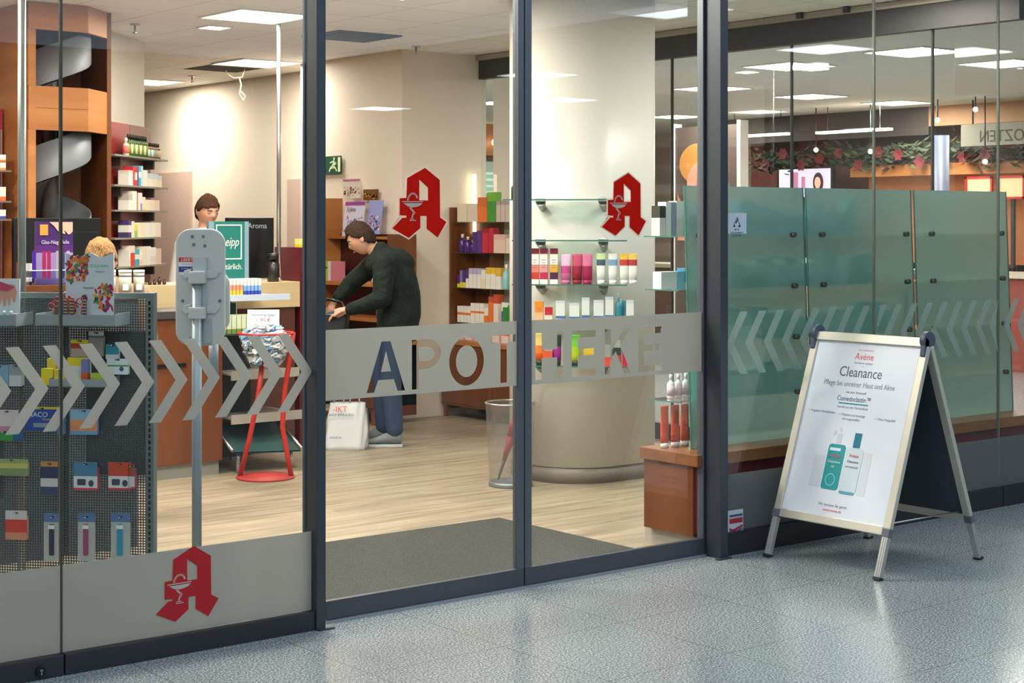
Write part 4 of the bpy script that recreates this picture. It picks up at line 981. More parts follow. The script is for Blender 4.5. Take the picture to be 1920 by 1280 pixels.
for x in (.47, 1.0, 1.51): build('leg', MB().box(x, x + .04, -.40, -.36, 0, .14), WOODD, MG, r)
mp = lambda px, py: None
# magazines and posters
def sheet(label, x, z, w_, h, c, top=None, dots=None, tilt=12, y=-.10, name='magazine', cat='magazine'):
    f = MG @ Matrix.Translation((x, y, z)) @ Matrix.Rotation(R(-tilt), 4, 'X')
    e = empty(name, f, label, cat)
    build('page', MB().box(-w_ / 2, w_ / 2, -.004, .004, 0, h), mat(c, .4), f, e)
    if top: build('title_bar', MB().box(-w_ / 2, w_ / 2, -.006, -.004, h * .90, h), mat(top, .4), f, e)
    if dots:
        g = [MB() for _ in dots]
        for i in range(46):
            a = random.uniform(-w_ * .45, w_ * .45); b = random.uniform(h * .12, h * .58); s_ = random.uniform(.006, .014)
            g[i % len(dots)].quad([(a - s_, -.0055, b), (a, -.0055, b - s_), (a + s_, -.0055, b), (a, -.0055, b + s_)])
        for gg, c_ in zip(g, dots): build('printed_pattern', gg, mat(c_, .4), f, e)
    return e
m1 = sheet('white leaflet poster with pink bar, topmost above the magazines', .66, 1.80, .26, .16, (224, 214, 206), (196, 110, 150), [(216, 160, 110), (90, 150, 80), (200, 70, 60)], 0, -.03, 'leaflet', 'leaflet')
m2 = sheet('brown and yellow leaflet beside the pink barred leaflet', .95, 1.78, .22, .09, (120, 84, 40), None, [(210, 170, 70), (160, 60, 40)], 0, -.03, 'leaflet', 'leaflet')
m3 = sheet('magazine with purple bar and coloured dots behind the customer', .80, 1.48, .30, .29, (206, 204, 226), (150, 60, 150), [(90, 160, 90), (150, 90, 190), (60, 70, 160), (200, 60, 120)], 8, -.12)
fz = WM[m3.name] @ plane_frame((-.10, -.0062, .21), (1, 0, 0), (0, 0, 1)); text('Xyline', .055, mat((120, 70, 110), .5), fz, m3, x=.05, t=.0008)
m4 = sheet('blue tinted magazine right of the dotted one', 1.08, 1.50, .20, .28, (150, 160, 214), None, [(60, 60, 120), (230, 230, 240), (220, 40, 60)], 8, -.10)
build('shelf_rail', MB().box(.47, 1.53, -.15, -.02, 1.46, 1.48), WOODH, MG, r)
for i in range(4): sheet('pale booklet with coloured stripe, %s in the rack right of the customer' % ORD[i], 1.20 + i * .085, 1.115, .08, .17, (206, 206, 214), None, [[(50, 110, 70)], [(190, 160, 50)], [(150, 60, 60)], [(60, 80, 140)]][i], 14, -.16, 'booklet', 'booklet')
for i in range(5): pbox('upright %s booklet, %s behind the customer arm' % (['yellow', 'white', 'lime', 'white', 'pink'][i], ORD[i]), .50 + i * .045, -.18, 1.1105, .035, .12, .16, [(1, [(220, 200, 60), WH, (180, 200, 80), WH, (214, 130, 150)][i])], MG, 'booklet', 'booklet')
# light tray with green goods in front of the customer
trf = onY(665, 603, 5.0)
r = empty('display_tray', FR((3.10, 5.0, 0)), 'white counter tray with lime green goods below the customer hands', 'tray')
tf = FR((3.02, 4.98, .74), -TH)
build('tray', MB().box(-.19, .07, -.12, .12, .0, .02).box(-.19, .07, -.13, -.12, 0, .07).box(-.2, -.19, -.13, .12, 0, .12).box(.07, .08, -.13, .12, 0, .12), mat((214, 208, 204), .5), tf, r, bevel=.003)
gm = MB()
for i in range(26): gm.ball((random.uniform(-.17, .05), random.uniform(-.1, .1), .06 + random.uniform(0, .04)), .028, n=8)
build('green_goods', gm, mat((120, 160, 30), .6), tf, r, kind='stuff')
build('stand', MB().box(-.21, .09, -.14, .14, -.04, 0).box(-.17, .05, -.1, .1, -.735, -.04), WOODD, tf, r)
build('display_box', MB().box(-.30, -.21, -.10, .08, -.0, .26), mat((228, 220, 190), .5), tf, r)

# ================================================================== EXIT SIGN
r = empty('exit_sign', FR((4.10, 6.4, 2.02)), 'green emergency exit sign with running figure on the cream wall', 'sign')
q0 = onX(600, 294, 4.10); q1 = onX(640, 325, 4.10)
ef = plane_frame((4.105, q0.y, q1.z), (0, -1, 0), (0, 0, 1)); wE = q0.y - q1.y; hE = q0.z - q1.z
shape('sign_plate', [rect(0, wE, 0, hE)], .008, mat((30, 84, 56), .5), ef, r)
k = wE
shape('running_figure', [arc(k * .68, hE * .84, .013, .013, 0, 360, 12)[:-1], stroke([(k * .67, hE * .74), (k * .62, hE * .46), (k * .50, hE * .30), (k * .46, hE * .12)], .016), stroke([(k * .62, hE * .46), (k * .74, hE * .32), (k * .80, hE * .14)], .014), stroke([(k * .50, hE * .62), (k * .64, hE * .70), (k * .80, hE * .58)], .011)], .002, mat((214, 224, 180), .5, emit=.2), ef, r, z=.008)
shape('door_symbol', [rect(k * .04, k * .28, hE * .10, hE * .92), rect(k * .86, k * .97, hE * .1, hE * .92)], .002, mat((214, 224, 180), .5, emit=.2), ef, r, z=.008)

# ================================================================== WOODEN TOWER WITH SPIRAL
r = empty('wooden_tower', FR((.9, 4.9, 0)), 'tall orange wooden tower with open fronts around a spiral chute', 'tower')
ax, bx, fy_ = .585, .988, 4.46; dg = .24
outer = [(ax, fy_), (bx, fy_), (bx + dg, fy_ + dg), (bx + dg, fy_ + dg + .45), (ax, fy_ + dg + .45)]
innr = [(ax + .03, fy_ + .03), (bx - .012, fy_ + .03), (bx + dg - .03, fy_ + dg + .012), (bx + dg - .03, fy_ + dg + .42), (ax + .03, fy_ + dg + .42)]
def ringband(z0, z1):
    mb = MB()
    for i in (0, 1):
        a, b, c_, d_ = outer[i], outer[i + 1], innr[i + 1], innr[i]
        mb.prism([a, b, c_, d_], z0, z1)
    return mb
for z0, z1 in ((2.825, HC), (2.185, 2.465), (0, 1.25)):
    build('band_board', ringband(z0, min(z1, HC - .002)), WOODH, parent=r, bevel=.002)
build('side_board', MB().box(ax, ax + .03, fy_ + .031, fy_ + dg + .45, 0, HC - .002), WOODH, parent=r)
for z0, z1 in ((1.25, 2.185), (2.465, 2.825)): build('corner_post', MB().box(ax, ax + .05, fy_, fy_ + .03, z0, z1), WOODH, parent=r)
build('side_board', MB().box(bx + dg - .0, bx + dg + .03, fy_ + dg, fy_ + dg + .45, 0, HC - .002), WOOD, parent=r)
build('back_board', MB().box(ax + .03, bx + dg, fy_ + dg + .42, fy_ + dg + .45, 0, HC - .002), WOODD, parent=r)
build('seam', MB().box(ax + .05, bx - .002, fy_ - .0012, fy_, 2.325, 2.328), WOODD, parent=r)
sp = MB(); cxs, cys = .87, 4.81; rs = .27; n = 150; pitch = .62
for i in range(n):
    t = i / n; a = -math.pi * .9 + t * 2 * math.pi * 3.1; zb = 2.88 - .62 * 3.1 * (1 - t)
    pass
V = []
for i in range(n + 1):
    t = i / n; a = math.radians(200) + t * 2 * math.pi * 2.45; zb = 1.18 + pitch * 2.45 * t
    for rr, zz in ((rs, zb), (rs, zb + .24), (rs - .006, zb + .24), (rs - .006, zb), (.05, zb - .01), (rs - .006, zb - .008)):
        V.append(Vector((cxs + rr * math.cos(a), cys + rr * math.sin(a), zz)))
sp.v = V
for i in range(n):
    for j in ((0, 1), (1, 2), (2, 3)):
        sp.f.append((i * 6 + j[0], (i + 1) * 6 + j[0], (i + 1) * 6 + j[1], i * 6 + j[1])); sp.m.append(0); sp.sm.append(True)
    sp.f.append((i * 6 + 4, (i + 1) * 6 + 4, (i + 1) * 6 + 5, i * 6 + 5)); sp.m.append(0); sp.sm.append(True)
build('spiral_chute', sp, mat((118, 122, 128), .55, .3, 'chute_steel'), parent=r)
build('chute_core', MB().tube((cxs, cys, 1.0), (cxs, cys, HC - .03), .05), mat((90, 90, 94), .4, .5), parent=r)

# ================================================================== SIGN AND LEFT SHELVES
r = empty('wall_lettering', FR((.45, 4.98, 2.5)), 'dark purple numeral on the pale wall at the left edge', 'lettering')
text('3', .40, mat((66, 52, 90), .5), plane_frame((.50, 4.995, 2.43), (1, 0, 0), (0, 0, 1)), r, t=.005)
build('wall_panel', MB().box(-1.2, .575, 4.86, 4.98, .9, 2.335), mat((140, 24, 44), .4), label='dark red wall panel at the left edge', **ST)
r = empty('wall_shelf_unit', FR((.1, 4.7, 0)), 'shelf bracket unit with white cartons on the dark red panel', 'shelving')
for z in (1.93, 1.735, 1.62): build('shelf_board', MB().box(-.6, .53, 4.60, 4.86, z - .012, z), mat((120, 104, 90), .5), parent=r)
build('rail', MB().box(.555, .565, 4.845, 4.86, 1.0, 2.2), STEEL, parent=r)
for z, hh, nm, pc in ((1.9305, .05, 'upper', (226, 150, 70)), (1.981, .05, 'topmost', (220, 120, 60)), (1.7355, .09, 'middle', (226, 110, 50)), (1.6205, .06, 'lower', (60, 80, 180))):
    for i in range(3):
        x = .51 - i * .2
        pbox('flat white carton with coloured end, %s row at the left edge, %s from the right' % (nm, ORD[i]), x - .09, 4.70, z, .18, .12, hh - .002, [(.3, pc), (.7, WH)], group='flat white cartons on the left wall shelves')

# ================================================================== MEDICINE SHELVES ON THE DIAGONAL WALL
r = empty('medicine_shelves', FD @ FR((.8, -.1, 0)), 'five grey shelves of medicines on the diagonal wall', 'shelving')
ZS = (2.085, 1.868, 1.687, 1.485, 1.275)
for z in ZS:
    build('shelf_board', MB().box(0.02, 1.20, -.16, -.02, z - .012, z), mat((140, 138, 124), .5), FD, r)
    build('bracket', MB().extr([(0, 0), (0, 0), (0, 0)], 0, 0) if 0 else MB().box(1.03, 1.06, -.10, -.02, z - .08, z - .012), mat((70, 62, 60), .5), FD, r)
    build('bracket', MB().box(.30, .33, -.10, -.02, z - .08, z - .012), mat((70, 62, 60), .5), FD, r)
def drow(z, items, nm):
    x = .335
    for i, (w_, h, sl, k) in enumerate(items):
        if x + w_ > 1.20: break
        if k == 'b': pbox('%s carton, %s on the %s medicine shelf' % (desc(sl), ORD[i], nm), x + w_ / 2, -.11, z + .0005, w_, .08, h, sl, FD, group='cartons on the %s medicine shelf' % nm)
        else: bottle('%s bottle, %s on the %s medicine shelf' % (cname(sl[0]), ORD[i], nm), x + w_ / 2, -.12, z + .0005, w_ * .47, h, sl[0], sl[1], FD, group='bottles on the %s medicine shelf' % nm, lab=sl[2], capr=.5)
        x += w_ + .002
GB = (56, 84, 30)
drow(ZS[0], [(.05, .13, [(226, 216, 190), (240, 240, 230), (230, 120, 110)], 'o')] + [(.045, .16, [GB, (24, 26, 20), (230, 226, 190) if i % 2 else (120, 150, 40)], 'o') for i in range(9)] + [(.04, .12, [(110, 70, 50), (24, 24, 22), random.choice([(230, 190, 80), (226, 120, 90), (120, 190, 180), (240, 230, 220)])], 'o') for i in range(7)], 'highest')
RD = (206, 40, 50); TQ = (60, 176, 200)
drow(ZS[1], [(.09, .11, [(.8, WH), (.2, (230, 210, 200))], 'b'), (.04, .14, [(1, RD)], 'b'), (.05, .14, [(.3, RD), (.4, (240, 230, 230)), (.3, RD)], 'b'), (.03, .14, [(1, (80, 60, 130))], 'b'), (.05, .15, [(.4, TQ), (.3, (230, 240, 240)), (.3, TQ)], 'b'), (.04, .15, [(1, (190, 226, 232))], 'b'), (.10, .12, [(1, WH)], 'b'), (.12, .10, [(.6, (236, 226, 206)), (.4, (190, 206, 216))], 'b'), (.12, .10, [(.6, (236, 222, 196)), (.4, (190, 206, 216))], 'b'), (.09, .09, [(.6, (236, 222, 196)), (.4, (196, 206, 210))], 'b')], 'second')
drow(ZS[2], [(.08, .12, [(.6, WH), (.4, (190, 180, 170))], 'b'), (.05, .14, [(1, WH)], 'b'), (.04, .14, [(1, (236, 236, 240))], 'b'), (.025, .13, [(1, (226, 110, 60))], 'b'), (.05, .13, [(1, WH)], 'b'), (.04, .13, [(.4, (150, 140, 210)), (.6, WH)], 'b'), (.07, .10, [(.2, (230, 220, 110)), (.8, (236, 224, 206))], 'b'), (.10, .08, [(1, (238, 224, 200))], 'b'), (.11, .08, [(1, (236, 214, 190))], 'b'), (.11, .08, [(1, (232, 206, 186))], 'b')], 'third')
drow(ZS[3], [(.06, .13, [(.3, (70, 60, 110)), (.4, WH), (.3, (80, 60, 120))], 'b'), (.06, .12, [(.5, WH), (.5, (236, 236, 220))], 'b'), (.07, .10, [(.5, (160, 200, 80)), (.5, (226, 226, 120))], 'b'), (.09, .11, [(1, (240, 230, 204))], 'b'), (.08, .11, [(1, (240, 226, 200))], 'b'), (.11, .11, [(1, WH)], 'b'), (.12, .11, [(1, (240, 234, 222))], 'b'), (.12, .11, [(1, (238, 224, 206))], 'b')], 'fourth')
drow(ZS[4], [(.04, .12, [(1, WH)], 'b'), (.09, .15, [(.65, (226, 70, 50)), (.35, (240, 224, 210))], 'b'), (.10, .12, [(.4, (50, 170, 190)), (.3, WH), (.3, (70, 180, 200))], 'b'), (.07, .08, [(.5, (236, 210, 200)), (.5, WH)], 'b'), (.08, .14, [(1, (240, 226, 204))], 'b'), (.10, .14, [(.7, (236, 232, 226)), (.3, WH)], 'b'), (.12, .13, [(.5, (230, 214, 206)), (.5, WH)], 'b'), (.12, .12, [(1, (226, 196, 180))], 'b')], 'lowest')

# ================================================================== COUNTERS
r = empty('checkout_counter', FR((1.2, 4.0, 0)), 'cherry wood checkout counter behind the round mirror panel', 'counter')
build('kick', MB().box(-.9, 1.55, 3.75, 4.1, 0, .09), mat((150, 148, 140), .6), parent=r)
build('body', MB().box(-.9, 1.56, 3.72, 4.1, .09, 1.0), WOOD, parent=r, bevel=.002)
build('worktop', MB().box(-.92, 1.57, 3.70, 4.14, 1.0, 1.045), mat((70, 66, 66), .35), parent=r)
build('shelf_slot', MB().box(1.09, 1.30, 3.705, 3.72, .70, .72), BLACK, parent=r)
r = empty('back_counter', FR((1.6, 4.6, 0)), 'pale maple raised back counter with the till screens', 'counter')
build('body', MB().box(-.8, 2.50, 4.52, 4.9, 0, 1.0) if 0 else MB().box(1.60, 2.50, 4.52, 4.86, 0, 1.0), WOOD, parent=r)
build('maple_ledge', MB().box(1.30, 2.53, 4.38, 4.52, 1.005, 1.182).box(1.56, 2.53, 4.52, 4.86, 1.005, 1.182), MAPLE, parent=r, bevel=.003)
build('ledge_support', MB().box(1.32, 2.50, 4.40, 4.515, 0, 1.005), mat((90, 50, 40), .5), parent=r)
build('checkout_ledge', MB().box(-.9, 1.28, 4.15, 4.40, 1.14, 1.182), MAPLE, label='pale maple ledge behind the checkout counter', cat='ledge')
bpy.data.objects['checkout_ledge'].scale = (1, 1, 1)
build('ledge_wall', MB().box(-.9, 1.26, 4.20, 4.38, 0, 1.139), WOODD, label='low brown wall carrying the pale ledge', cat='wall panel')
# near wooden ledge behind the perforated stand with file display
p = onY(38, 535, 1.9)
r = empty('side_table', FR((-.35, 2.0, 0)), 'brown wooden side table behind the perforated stand', 'table')
build('table_top', MB().box(-.95, -.26, 1.85, 2.20, 1.27, 1.30), WOOD, parent=r); build('table_body', MB().box(-.93, -.28, 1.90, 2.18, 0, 1.27), mat((58, 66, 74), .6), parent=r)
# steel poles
r = empty('steel_pole', FR((2.40, 4.45, 1.182)), 'slim polished steel pole rising from the maple counter', 'pole')
build('tube', MB().tube((2.40, 4.45, 1.185), (2.40, 4.45, HC), .015), STEEL, parent=r); build('base', MB().tube((2.40, 4.45, 1.182), (2.40, 4.45, 1.21), .022), STEEL, parent=r)
p = onY(41, 500, .95)
r = empty('steel_pole', FR((p.x, .95, 0)), 'thick grey steel pole at the left behind the perforated stand', 'pole')
build('tube', MB().tube((p.x, .95, 0), (p.x, .95, HC), .0165), mat((150, 152, 146), .3, .7), parent=r); build('base', MB().tube((p.x, .95, 0), (p.x, .95, .02), .05), STEEL, parent=r)
# black till screens
def till(label, x0, x1, z0, z1, Y, tx, ty, ts, cx_):
    r = empty('till_screen', FR(((x0 + x1) / 2, Y, z0)), label, 'screen')
    build('casing', MB().box(x0, x1, Y, Y + .04, z0 + .02, z1), BLACK, parent=r, bevel=.004)
    build('foot', MB().box((x0 + x1) / 2 - .06, (x0 + x1) / 2 + .06, Y - .02, Y + .08, z0, z0 + .022), BLACK, parent=r)
    build('bezel', MB().box(x0 + .005, x1 - .005, Y - .002, Y, z1 - .09, z1 - .088), mat((60, 60, 64), .4), parent=r)
    text('Aroma', ts, mat((150, 156, 160), .4), plane_frame((cx_, Y, ty), (1, 0, 0), (0, 0, 1)), r, z=.002)
    return r
till('black till screen beside the teal advertising sign', 2.09, 2.46, 1.182, 1.63, 4.62, 0, 1.555, .055, 2.325)
till('wide black till screen at the left edge', .42, .99, 1.182, 1.625, 4.28, 0, 1.54, .075, .70)
r = bottle('dark brown coffee jar in front of the right till screen', 2.37, 4.47, 1.1825, .045, .20, (40, 36, 34), (30, 28, 28), capr=.9)
# teal sign
r = empty('teal_sign', FR((2.02, 4.45, 1.182)), 'teal advertising sign with white square frame on the counter', 'sign')
a0, a1 = onY(400, 415, 4.45), onY(458, 510, 4.45)
build('board', MB().box(a0.x, a1.x, 4.45, 4.46, 1.183, a0.z), mat((28, 120, 112), .4), parent=r)
for q, q2 in ((a0.x - .04, a0.x), (a1.x, a1.x + .03)): build('acrylic_edge', MB().box(q, q2, 4.44, 4.47, 1.183, a0.z), mat((130, 160, 176), .2), parent=r)
sf = plane_frame((a0.x, 4.449, 1.183), (1, 0, 0), (0, 0, 1)); W_ = a1.x - a0.x; H_ = a0.z - 1.183
shape('white_square', [rect(.02, W_ - .02, H_ * .38, H_ * .95), rect(.028, W_ - .028, H_ * .40, H_ * .93)], .001, WHITE, sf, r)
text('Kneipp', .088, WHITE, sf, r, x=W_ / 2 - .015, y=H_ * .60, sx=.72, shear=.3); text('Nat\u00fcrlich.', .055, WHITE, sf, r, x=W_ / 2 + .01, y=H_ * .22, sx=.85)
# glass display tray with toothpaste like boxes
r = empty('counter_tray', FR((2.02, 3.95, 1.1)), 'pale blue slanted tray jutting from the counter', 'tray')
t0 = onY(455, 560, 4.0); t1 = onY(528, 545, 4.0)
build('tray_board', MB().box(t0.x - .16, t1.x, 3.90, 4.36, 1.100, 1.112), mat((190, 204, 222), .3), parent=r); build('tray_lip', MB().box(t0.x - .16, t1.x, 3.888, 3.90, 1.085, 1.125), mat((200, 212, 228), .3), parent=r)
build('tray_post', MB().box(1.92, 1.96, 4.25, 4.29, 0, 1.1), STEEL, parent=r)
for i in range(9):
    a = 427 + i * 6.8; p = onY(a, 545, 4.0)
    cs = [(.35, (236, 190, 60)), (.3, (236, 150, 120)), (.35, WH)] if i < 4 else [(.3, (50, 70, 170)), (.3, (130, 170, 220)), (.4, WH)]
    pbox('slim %s carton in the counter tray, %s from the left' % ('yellow and white' if i < 4 else 'blue and white', ORD[i]), p.x, 4.0, 1.1125, .021, .08, .115, cs, group='slim cartons in the counter tray')
r = empty('green_rack', FR((1.85, 4.0, 0)), 'dark green glass display rack right of the checkout counter', 'rack')
build('green_panel', MB().box(1.60, 1.90, 4.16, 4.18, .1, 1.06), mat((22, 62, 54), .3), parent=r); build('rack_board', MB().box(1.58, 1.93, 3.86, 4.16, .865, .875), mat((60, 66, 66), .4), parent=r)
for z, x1_ in ((.62, 2.12), (.34, 2.14)):
    build('tray', MB().box(1.62, x1_, 3.72, 4.16, z, z + .012).box(1.62, x1_, 3.71, 3.72, z - .03, z + .03), mat((200, 196, 188), .25, .5), parent=r)
build('dark_body', MB().box(1.60, 1.92, 4.0, 4.16, .06, .86), mat((18, 30, 34), .35), parent=r)
gf = MB(); gf.quad([(1.62, 3.66, .14), (2.08, 3.62, .12), (2.12, 4.1, .32), (1.66, 4.12, .35)]).quad([(1.62, 3.66, .13), (1.66, 4.12, .34), (2.12, 4.1, .31), (2.08, 3.62, .11)])
build('green_glass', gf, mat((58, 86, 86), .2), parent=r)
build('rod', MB().tube((1.60, 3.66, .15), (1.64, 4.14, .36), .010), STEEL, parent=r); build('rod', MB().tube((2.08, 3.61, .13), (2.13, 4.12, .33), .010), STEEL, parent=r)
build('leg', MB().tube((1.66, 3.70, 0), (1.66, 3.70, .15), .012), STEEL, parent=r); build('leg', MB().tube((2.04, 3.68, 0), (2.04, 3.68, .14), .012), STEEL, parent=r); build('leg', MB().tube((1.70, 4.08, 0), (1.70, 4.08, .1), .012), STEEL, parent=r)
for i in range(7): pbox('pale green slim carton in the rack, %s from the left' % ORD[i], 1.63 + i * .036, 3.93, .8755, .030, .08, .12, [(.25, (120, 150, 70)), (.75, (214, 222, 190))], group='pale green cartons in the rack')
# white holder on counter
# dark red shelf with yellow and green packs beside the post
r = empty('narrow_rack', FR((2.66, 4.6, 0)), 'narrow dark red rack seen left of the door post', 'rack')
build('side', MB().box(2.54, 2.57, 4.40, 4.75, 0, 1.42), mat((96, 20, 30), .4), parent=r)
build('back', MB().box(2.57, 2.78, 4.72, 4.75, 0, 1.42), mat((90, 30, 34), .4), parent=r)
for z in (1.28, 1.05, .80): build('shelf_board', MB().box(2.57, 2.78, 4.42, 4.72, z - .012, z), mat((60, 40, 40), .5), parent=r)
for z, c, n_ in ((1.28, (214, 206, 40), 'yellow'), (1.05, (206, 196, 40), 'golden yellow'), (.80, (220, 226, 214), 'white and green')):
    for i in range(2): pbox('%s pack in the narrow dark red rack, %s from the left' % (n_, ORD[i]), 2.62 + i * .10, 4.5, z + .0005, .085, .06, .18 if z < 1.2 else .2, [(.8, c), (.2, (90, 170, 60) if z < 1 else (230, 226, 120))], group='packs in the narrow rack')

# ================================================================== RED BOWL STAND
P0 = Vector((1.70, 3.42)); sf_ = FR((P0.x, P0.y, 0), -TH)
r = empty('bowl_stand', sf_, 'red metal stand holding a clear bowl of samples', 'stand')
build('base_disc', MB().lathe([(.18, 0), (.183, .006), (.18, .014), (.03, .02)], (0, 0, 0), 40), mat((168, 52, 46), .45), sf_, r)
REDP = mat((178, 44, 30), .45)
for pts in ([(-.16, 0, .015), (-.10, 0, .25), (-.045, 0, .52), (-.02, 0, .72)], [(.16, 0, .015), (.13, .0, .18), (.105, 0, .32), (.12, 0, .55), (.165, 0, .84), (.172, 0, .91)]):
    build('leg', MB().path(pts, .016, 10), REDP, sf_, r)
rg = [(.172 * math.cos(t * math.pi / 20), .172 * math.sin(t * math.pi / 20), .905) for t in range(41)]
build('ring', MB().path(rg, .007, 8), mat((196, 40, 32), .35), sf_, r)
build('bowl', MB().lathe([(.02, .68), (.09, .70), (.14, .77), (.163, .85), (.166, .90), (.161, .90), (.158, .85), (.135, .775), (.088, .708), (.01, .69)], (0, 0, 0), 32), glass('bowl_plastic', (.96, .97, .97), 1.2), sf_, r)
sp = empty('sample_packs', sf_ @ FR((0, 0, .7)), 'heap of white and blue wrapped samples filling the clear bowl', 'sample packs', kind='stuff')
g = MB()
for i in range(420):
    a = random.uniform(0, 6.28); z = random.uniform(.71, .96); rm = .145 * math.sqrt(max(.05, 1 - ((.90 - min(z, .9)) / .21) ** 2)) * (1 - max(0, z - .9) * 8); q = rm * math.sqrt(random.random())
    c_ = Vector((q * math.cos(a), q * math.sin(a), z)); M_ = Matrix.Rotation(random.uniform(0, 6.28), 3, random.choice('XYZ')) @ Matrix.Rotation(random.uniform(0, 6.28), 3, 'Z')
    k = len(g.v); g.box(-.022, .022, -.014, .014, -.005, .005, 0 if i % 4 else 1)
    for j in range(k, len(g.v)): g.v[j] = M_ @ g.v[j] + c_
o = build('packs', g, [mat((236, 238, 242), .4), mat((130, 180, 214), .4)], sf_, sp, kind='stuff')
r = empty('price_card', sf_ @ FR((-.02, .03, .9)), 'white price card standing in the bowl of samples', 'card')
cf = sf_ @ plane_frame((-.02, .03, .93), (1, 0, -.0), (0, .1, 1))
shape('card', [rect(-.10, .10, 0, .12)], .002, WHITE, cf, r)
text('Handreinigungsgel', .024, mat((80, 110, 160), .5), cf, r, y=.080, z=.0025, t=.001, sx=.85); text('1,95 \u20ac', .036, mat((206, 60, 50), .5), cf, r, y=.042, z=.0025, t=.001)

# ================================================================== GREY PANEL ON POLE (back of a mirror display)
q = onY(369, 1017, .30); DX, DY = -.414, .30
df = FR((DX, DY, 0), -TH)
r = empty('pole_panel', df, 'light grey rounded panel on a round pole close behind the left window', 'display stand')
GP = mat((192, 194, 194), .5, name='grey_plastic')
def outline(x0, x1, z0, z1, rr): return rrect(x0, x1, z0, z1, rr, 8)
build('pole', MB().tube((0, 0, 0), (0, 0, 1.36), .0195, n=24), mat((146, 160, 168), .4, .3), df, r)
build('base_plate', MB().lathe([(.10, 0), (.10, .01), (.03, .016)], (0, 0, 0), 32), mat((130, 140, 146), .4), df, r)
build('panel', MB().extr(outline(-.092, .106, 1.105, 1.572, .06), .035, .055), GP, df, r, bevel=.006)
build('side_panel', MB().extr(outline(.0, .118, 1.16, 1.40, .05), .075, .09), mat((206, 208, 206), .4), df, r, bevel=.004)
for z0, z1 in ((1.355, 1.405), (1.215, 1.262)):
    build('clamp', MB().box(-.028, .034, -.030, .035, z0, z1), GP, df, r, bevel=.006)
    build('clamp_ear', MB().extr([(-.028, z0 + .03), (-.05, z0 + .015), (-.062, z0 + .03), (-.055, z0 + .052), (-.028, z0 + .058)], .025, .035).extr([(.034, z0 + .02), (.07, z0 + .02), (.088, z0 + .045), (.07, z0 + .062), (.034, z0 + .05)], .025, .035), GP, df, r, bevel=.003)
build('bracket_plate', MB().box(-.02, .035, .018, .035, 1.26, 1.46), mat((176, 184, 190), .4), df, r)
build('lower_bracket', MB().box(.022, .052, .02, .036, 1.115, 1.215), mat((160, 168, 174), .45), df, r, bevel=.003)
build('second_pole', MB().tube((.047, .11, .97), (.047, .11, 1.13), .0195, n=20), mat((150, 166, 176), .4, .3), df, r)
for (x, z) in ((-.024, 1.542), (.020, 1.542), (-.018, 1.51), (.026, 1.505), (-.062, 1.285), (.086, 1.285), (.036, 1.195), (-.03, 1.135)):
    build('screw', MB().tube((x, .035, z), (x, .030, z), .0065, n=10), STEEL, df, r)
lf = df @ plane_frame((-.078, .0345, 1.39), (1, 0, 0), (0, 0, 1))
shape('service_label', [rect(0, .066, 0, .068)], .0005, mat((224, 224, 226), .5), lf, r)
shape('label_red', [rect(0, .066, .050, .068)], .0005, mat((190, 22, 30), .5), lf, r, z=.0006)
shape('label_blue', [rect(0, .066, .010, .032)], .0005, mat((40, 50, 130), .5), lf, r, z=.0006)
text('LEEBT', .017, WHITE, lf, r, x=.033, y=.053, z=.0012, t=.0003, space=1.1); text('Service und Wartung', .0055, DARK, lf, r, x=.033, y=.040, z=.0008, t=.0003); text('Tel. 07133 - 1234', .007, WHITE, lf, r, x=.033, y=.022, z=.0012, t=.0003)

# ================================================================== PERFORATED GONDOLA STAND
G0 = Vector((-.572, .35, 0)); GF = FR(G0, R(-45))        # x right, -y to the passage; right edge x=0
def gl(px, py, off=0.0):
    """point on the stand's front plane shifted off metres towards the passage: (x, z) in its frame"""
    d = ray(px, py); o_ = Vector((G0.x - off * .70711, G0.y - off * .70711)); a = o_.x - CX; b = o_.y - CY
    t = (a + b) / (d[0] + d[1]); X, Y = CX + t * d[0], CY + t * d[1]
    return ((X - o_.x) * .70711 - (Y - o_.y) * .70711, H + t * d[2])
r = empty('perforated_stand', GF, 'grey perforated metal display stand behind the left window', 'display stand')
build('perforated_panel', MB().box(-1.3, -.035, .0, .002, .10, 1.30), PERF, GF, r)
up = MB().box(-.032, 0, -.012, .03, 0, 1.32)
build('upright', up, mat((98, 112, 114), .45), GF, r)
sl_ = MB()
for k in range(52): sl_.box(-.021, -.012, -.0135, -.012, .06 + k * .0238, .075 + k * .0238)
build('upright_slots', sl_, BLACK, GF, r); build('upright', MB().box(-1.33, -1.3, -.012, .03, 0, 1.32), mat((98, 112, 114), .45), GF, r)
build('top_rail', MB().box(-1.3, -.032, -.006, .02, 1.297, 1.32), mat((98, 112, 114), .45), GF, r)
build('base_rail', MB().box(-1.3, -.032, -.006, .02, .06, .10), mat((98, 112, 114), .45), GF, r)
bp = MB().box(-.28, -.035, .004, .012, .60, 1.17).box(-1.3, -.62, .004, .012, .50, .80); build('backing_panel', bp, mat((86, 80, 78), .6), GF, r)
build('foot', MB().box(-.032, 0, -.02, .30, 0, .05), DARK, GF, r); build('foot', MB().box(-1.33, -1.3, -.02, .30, 0, .05), DARK, GF, r)
TRM = mat((138, 150, 154), .45)
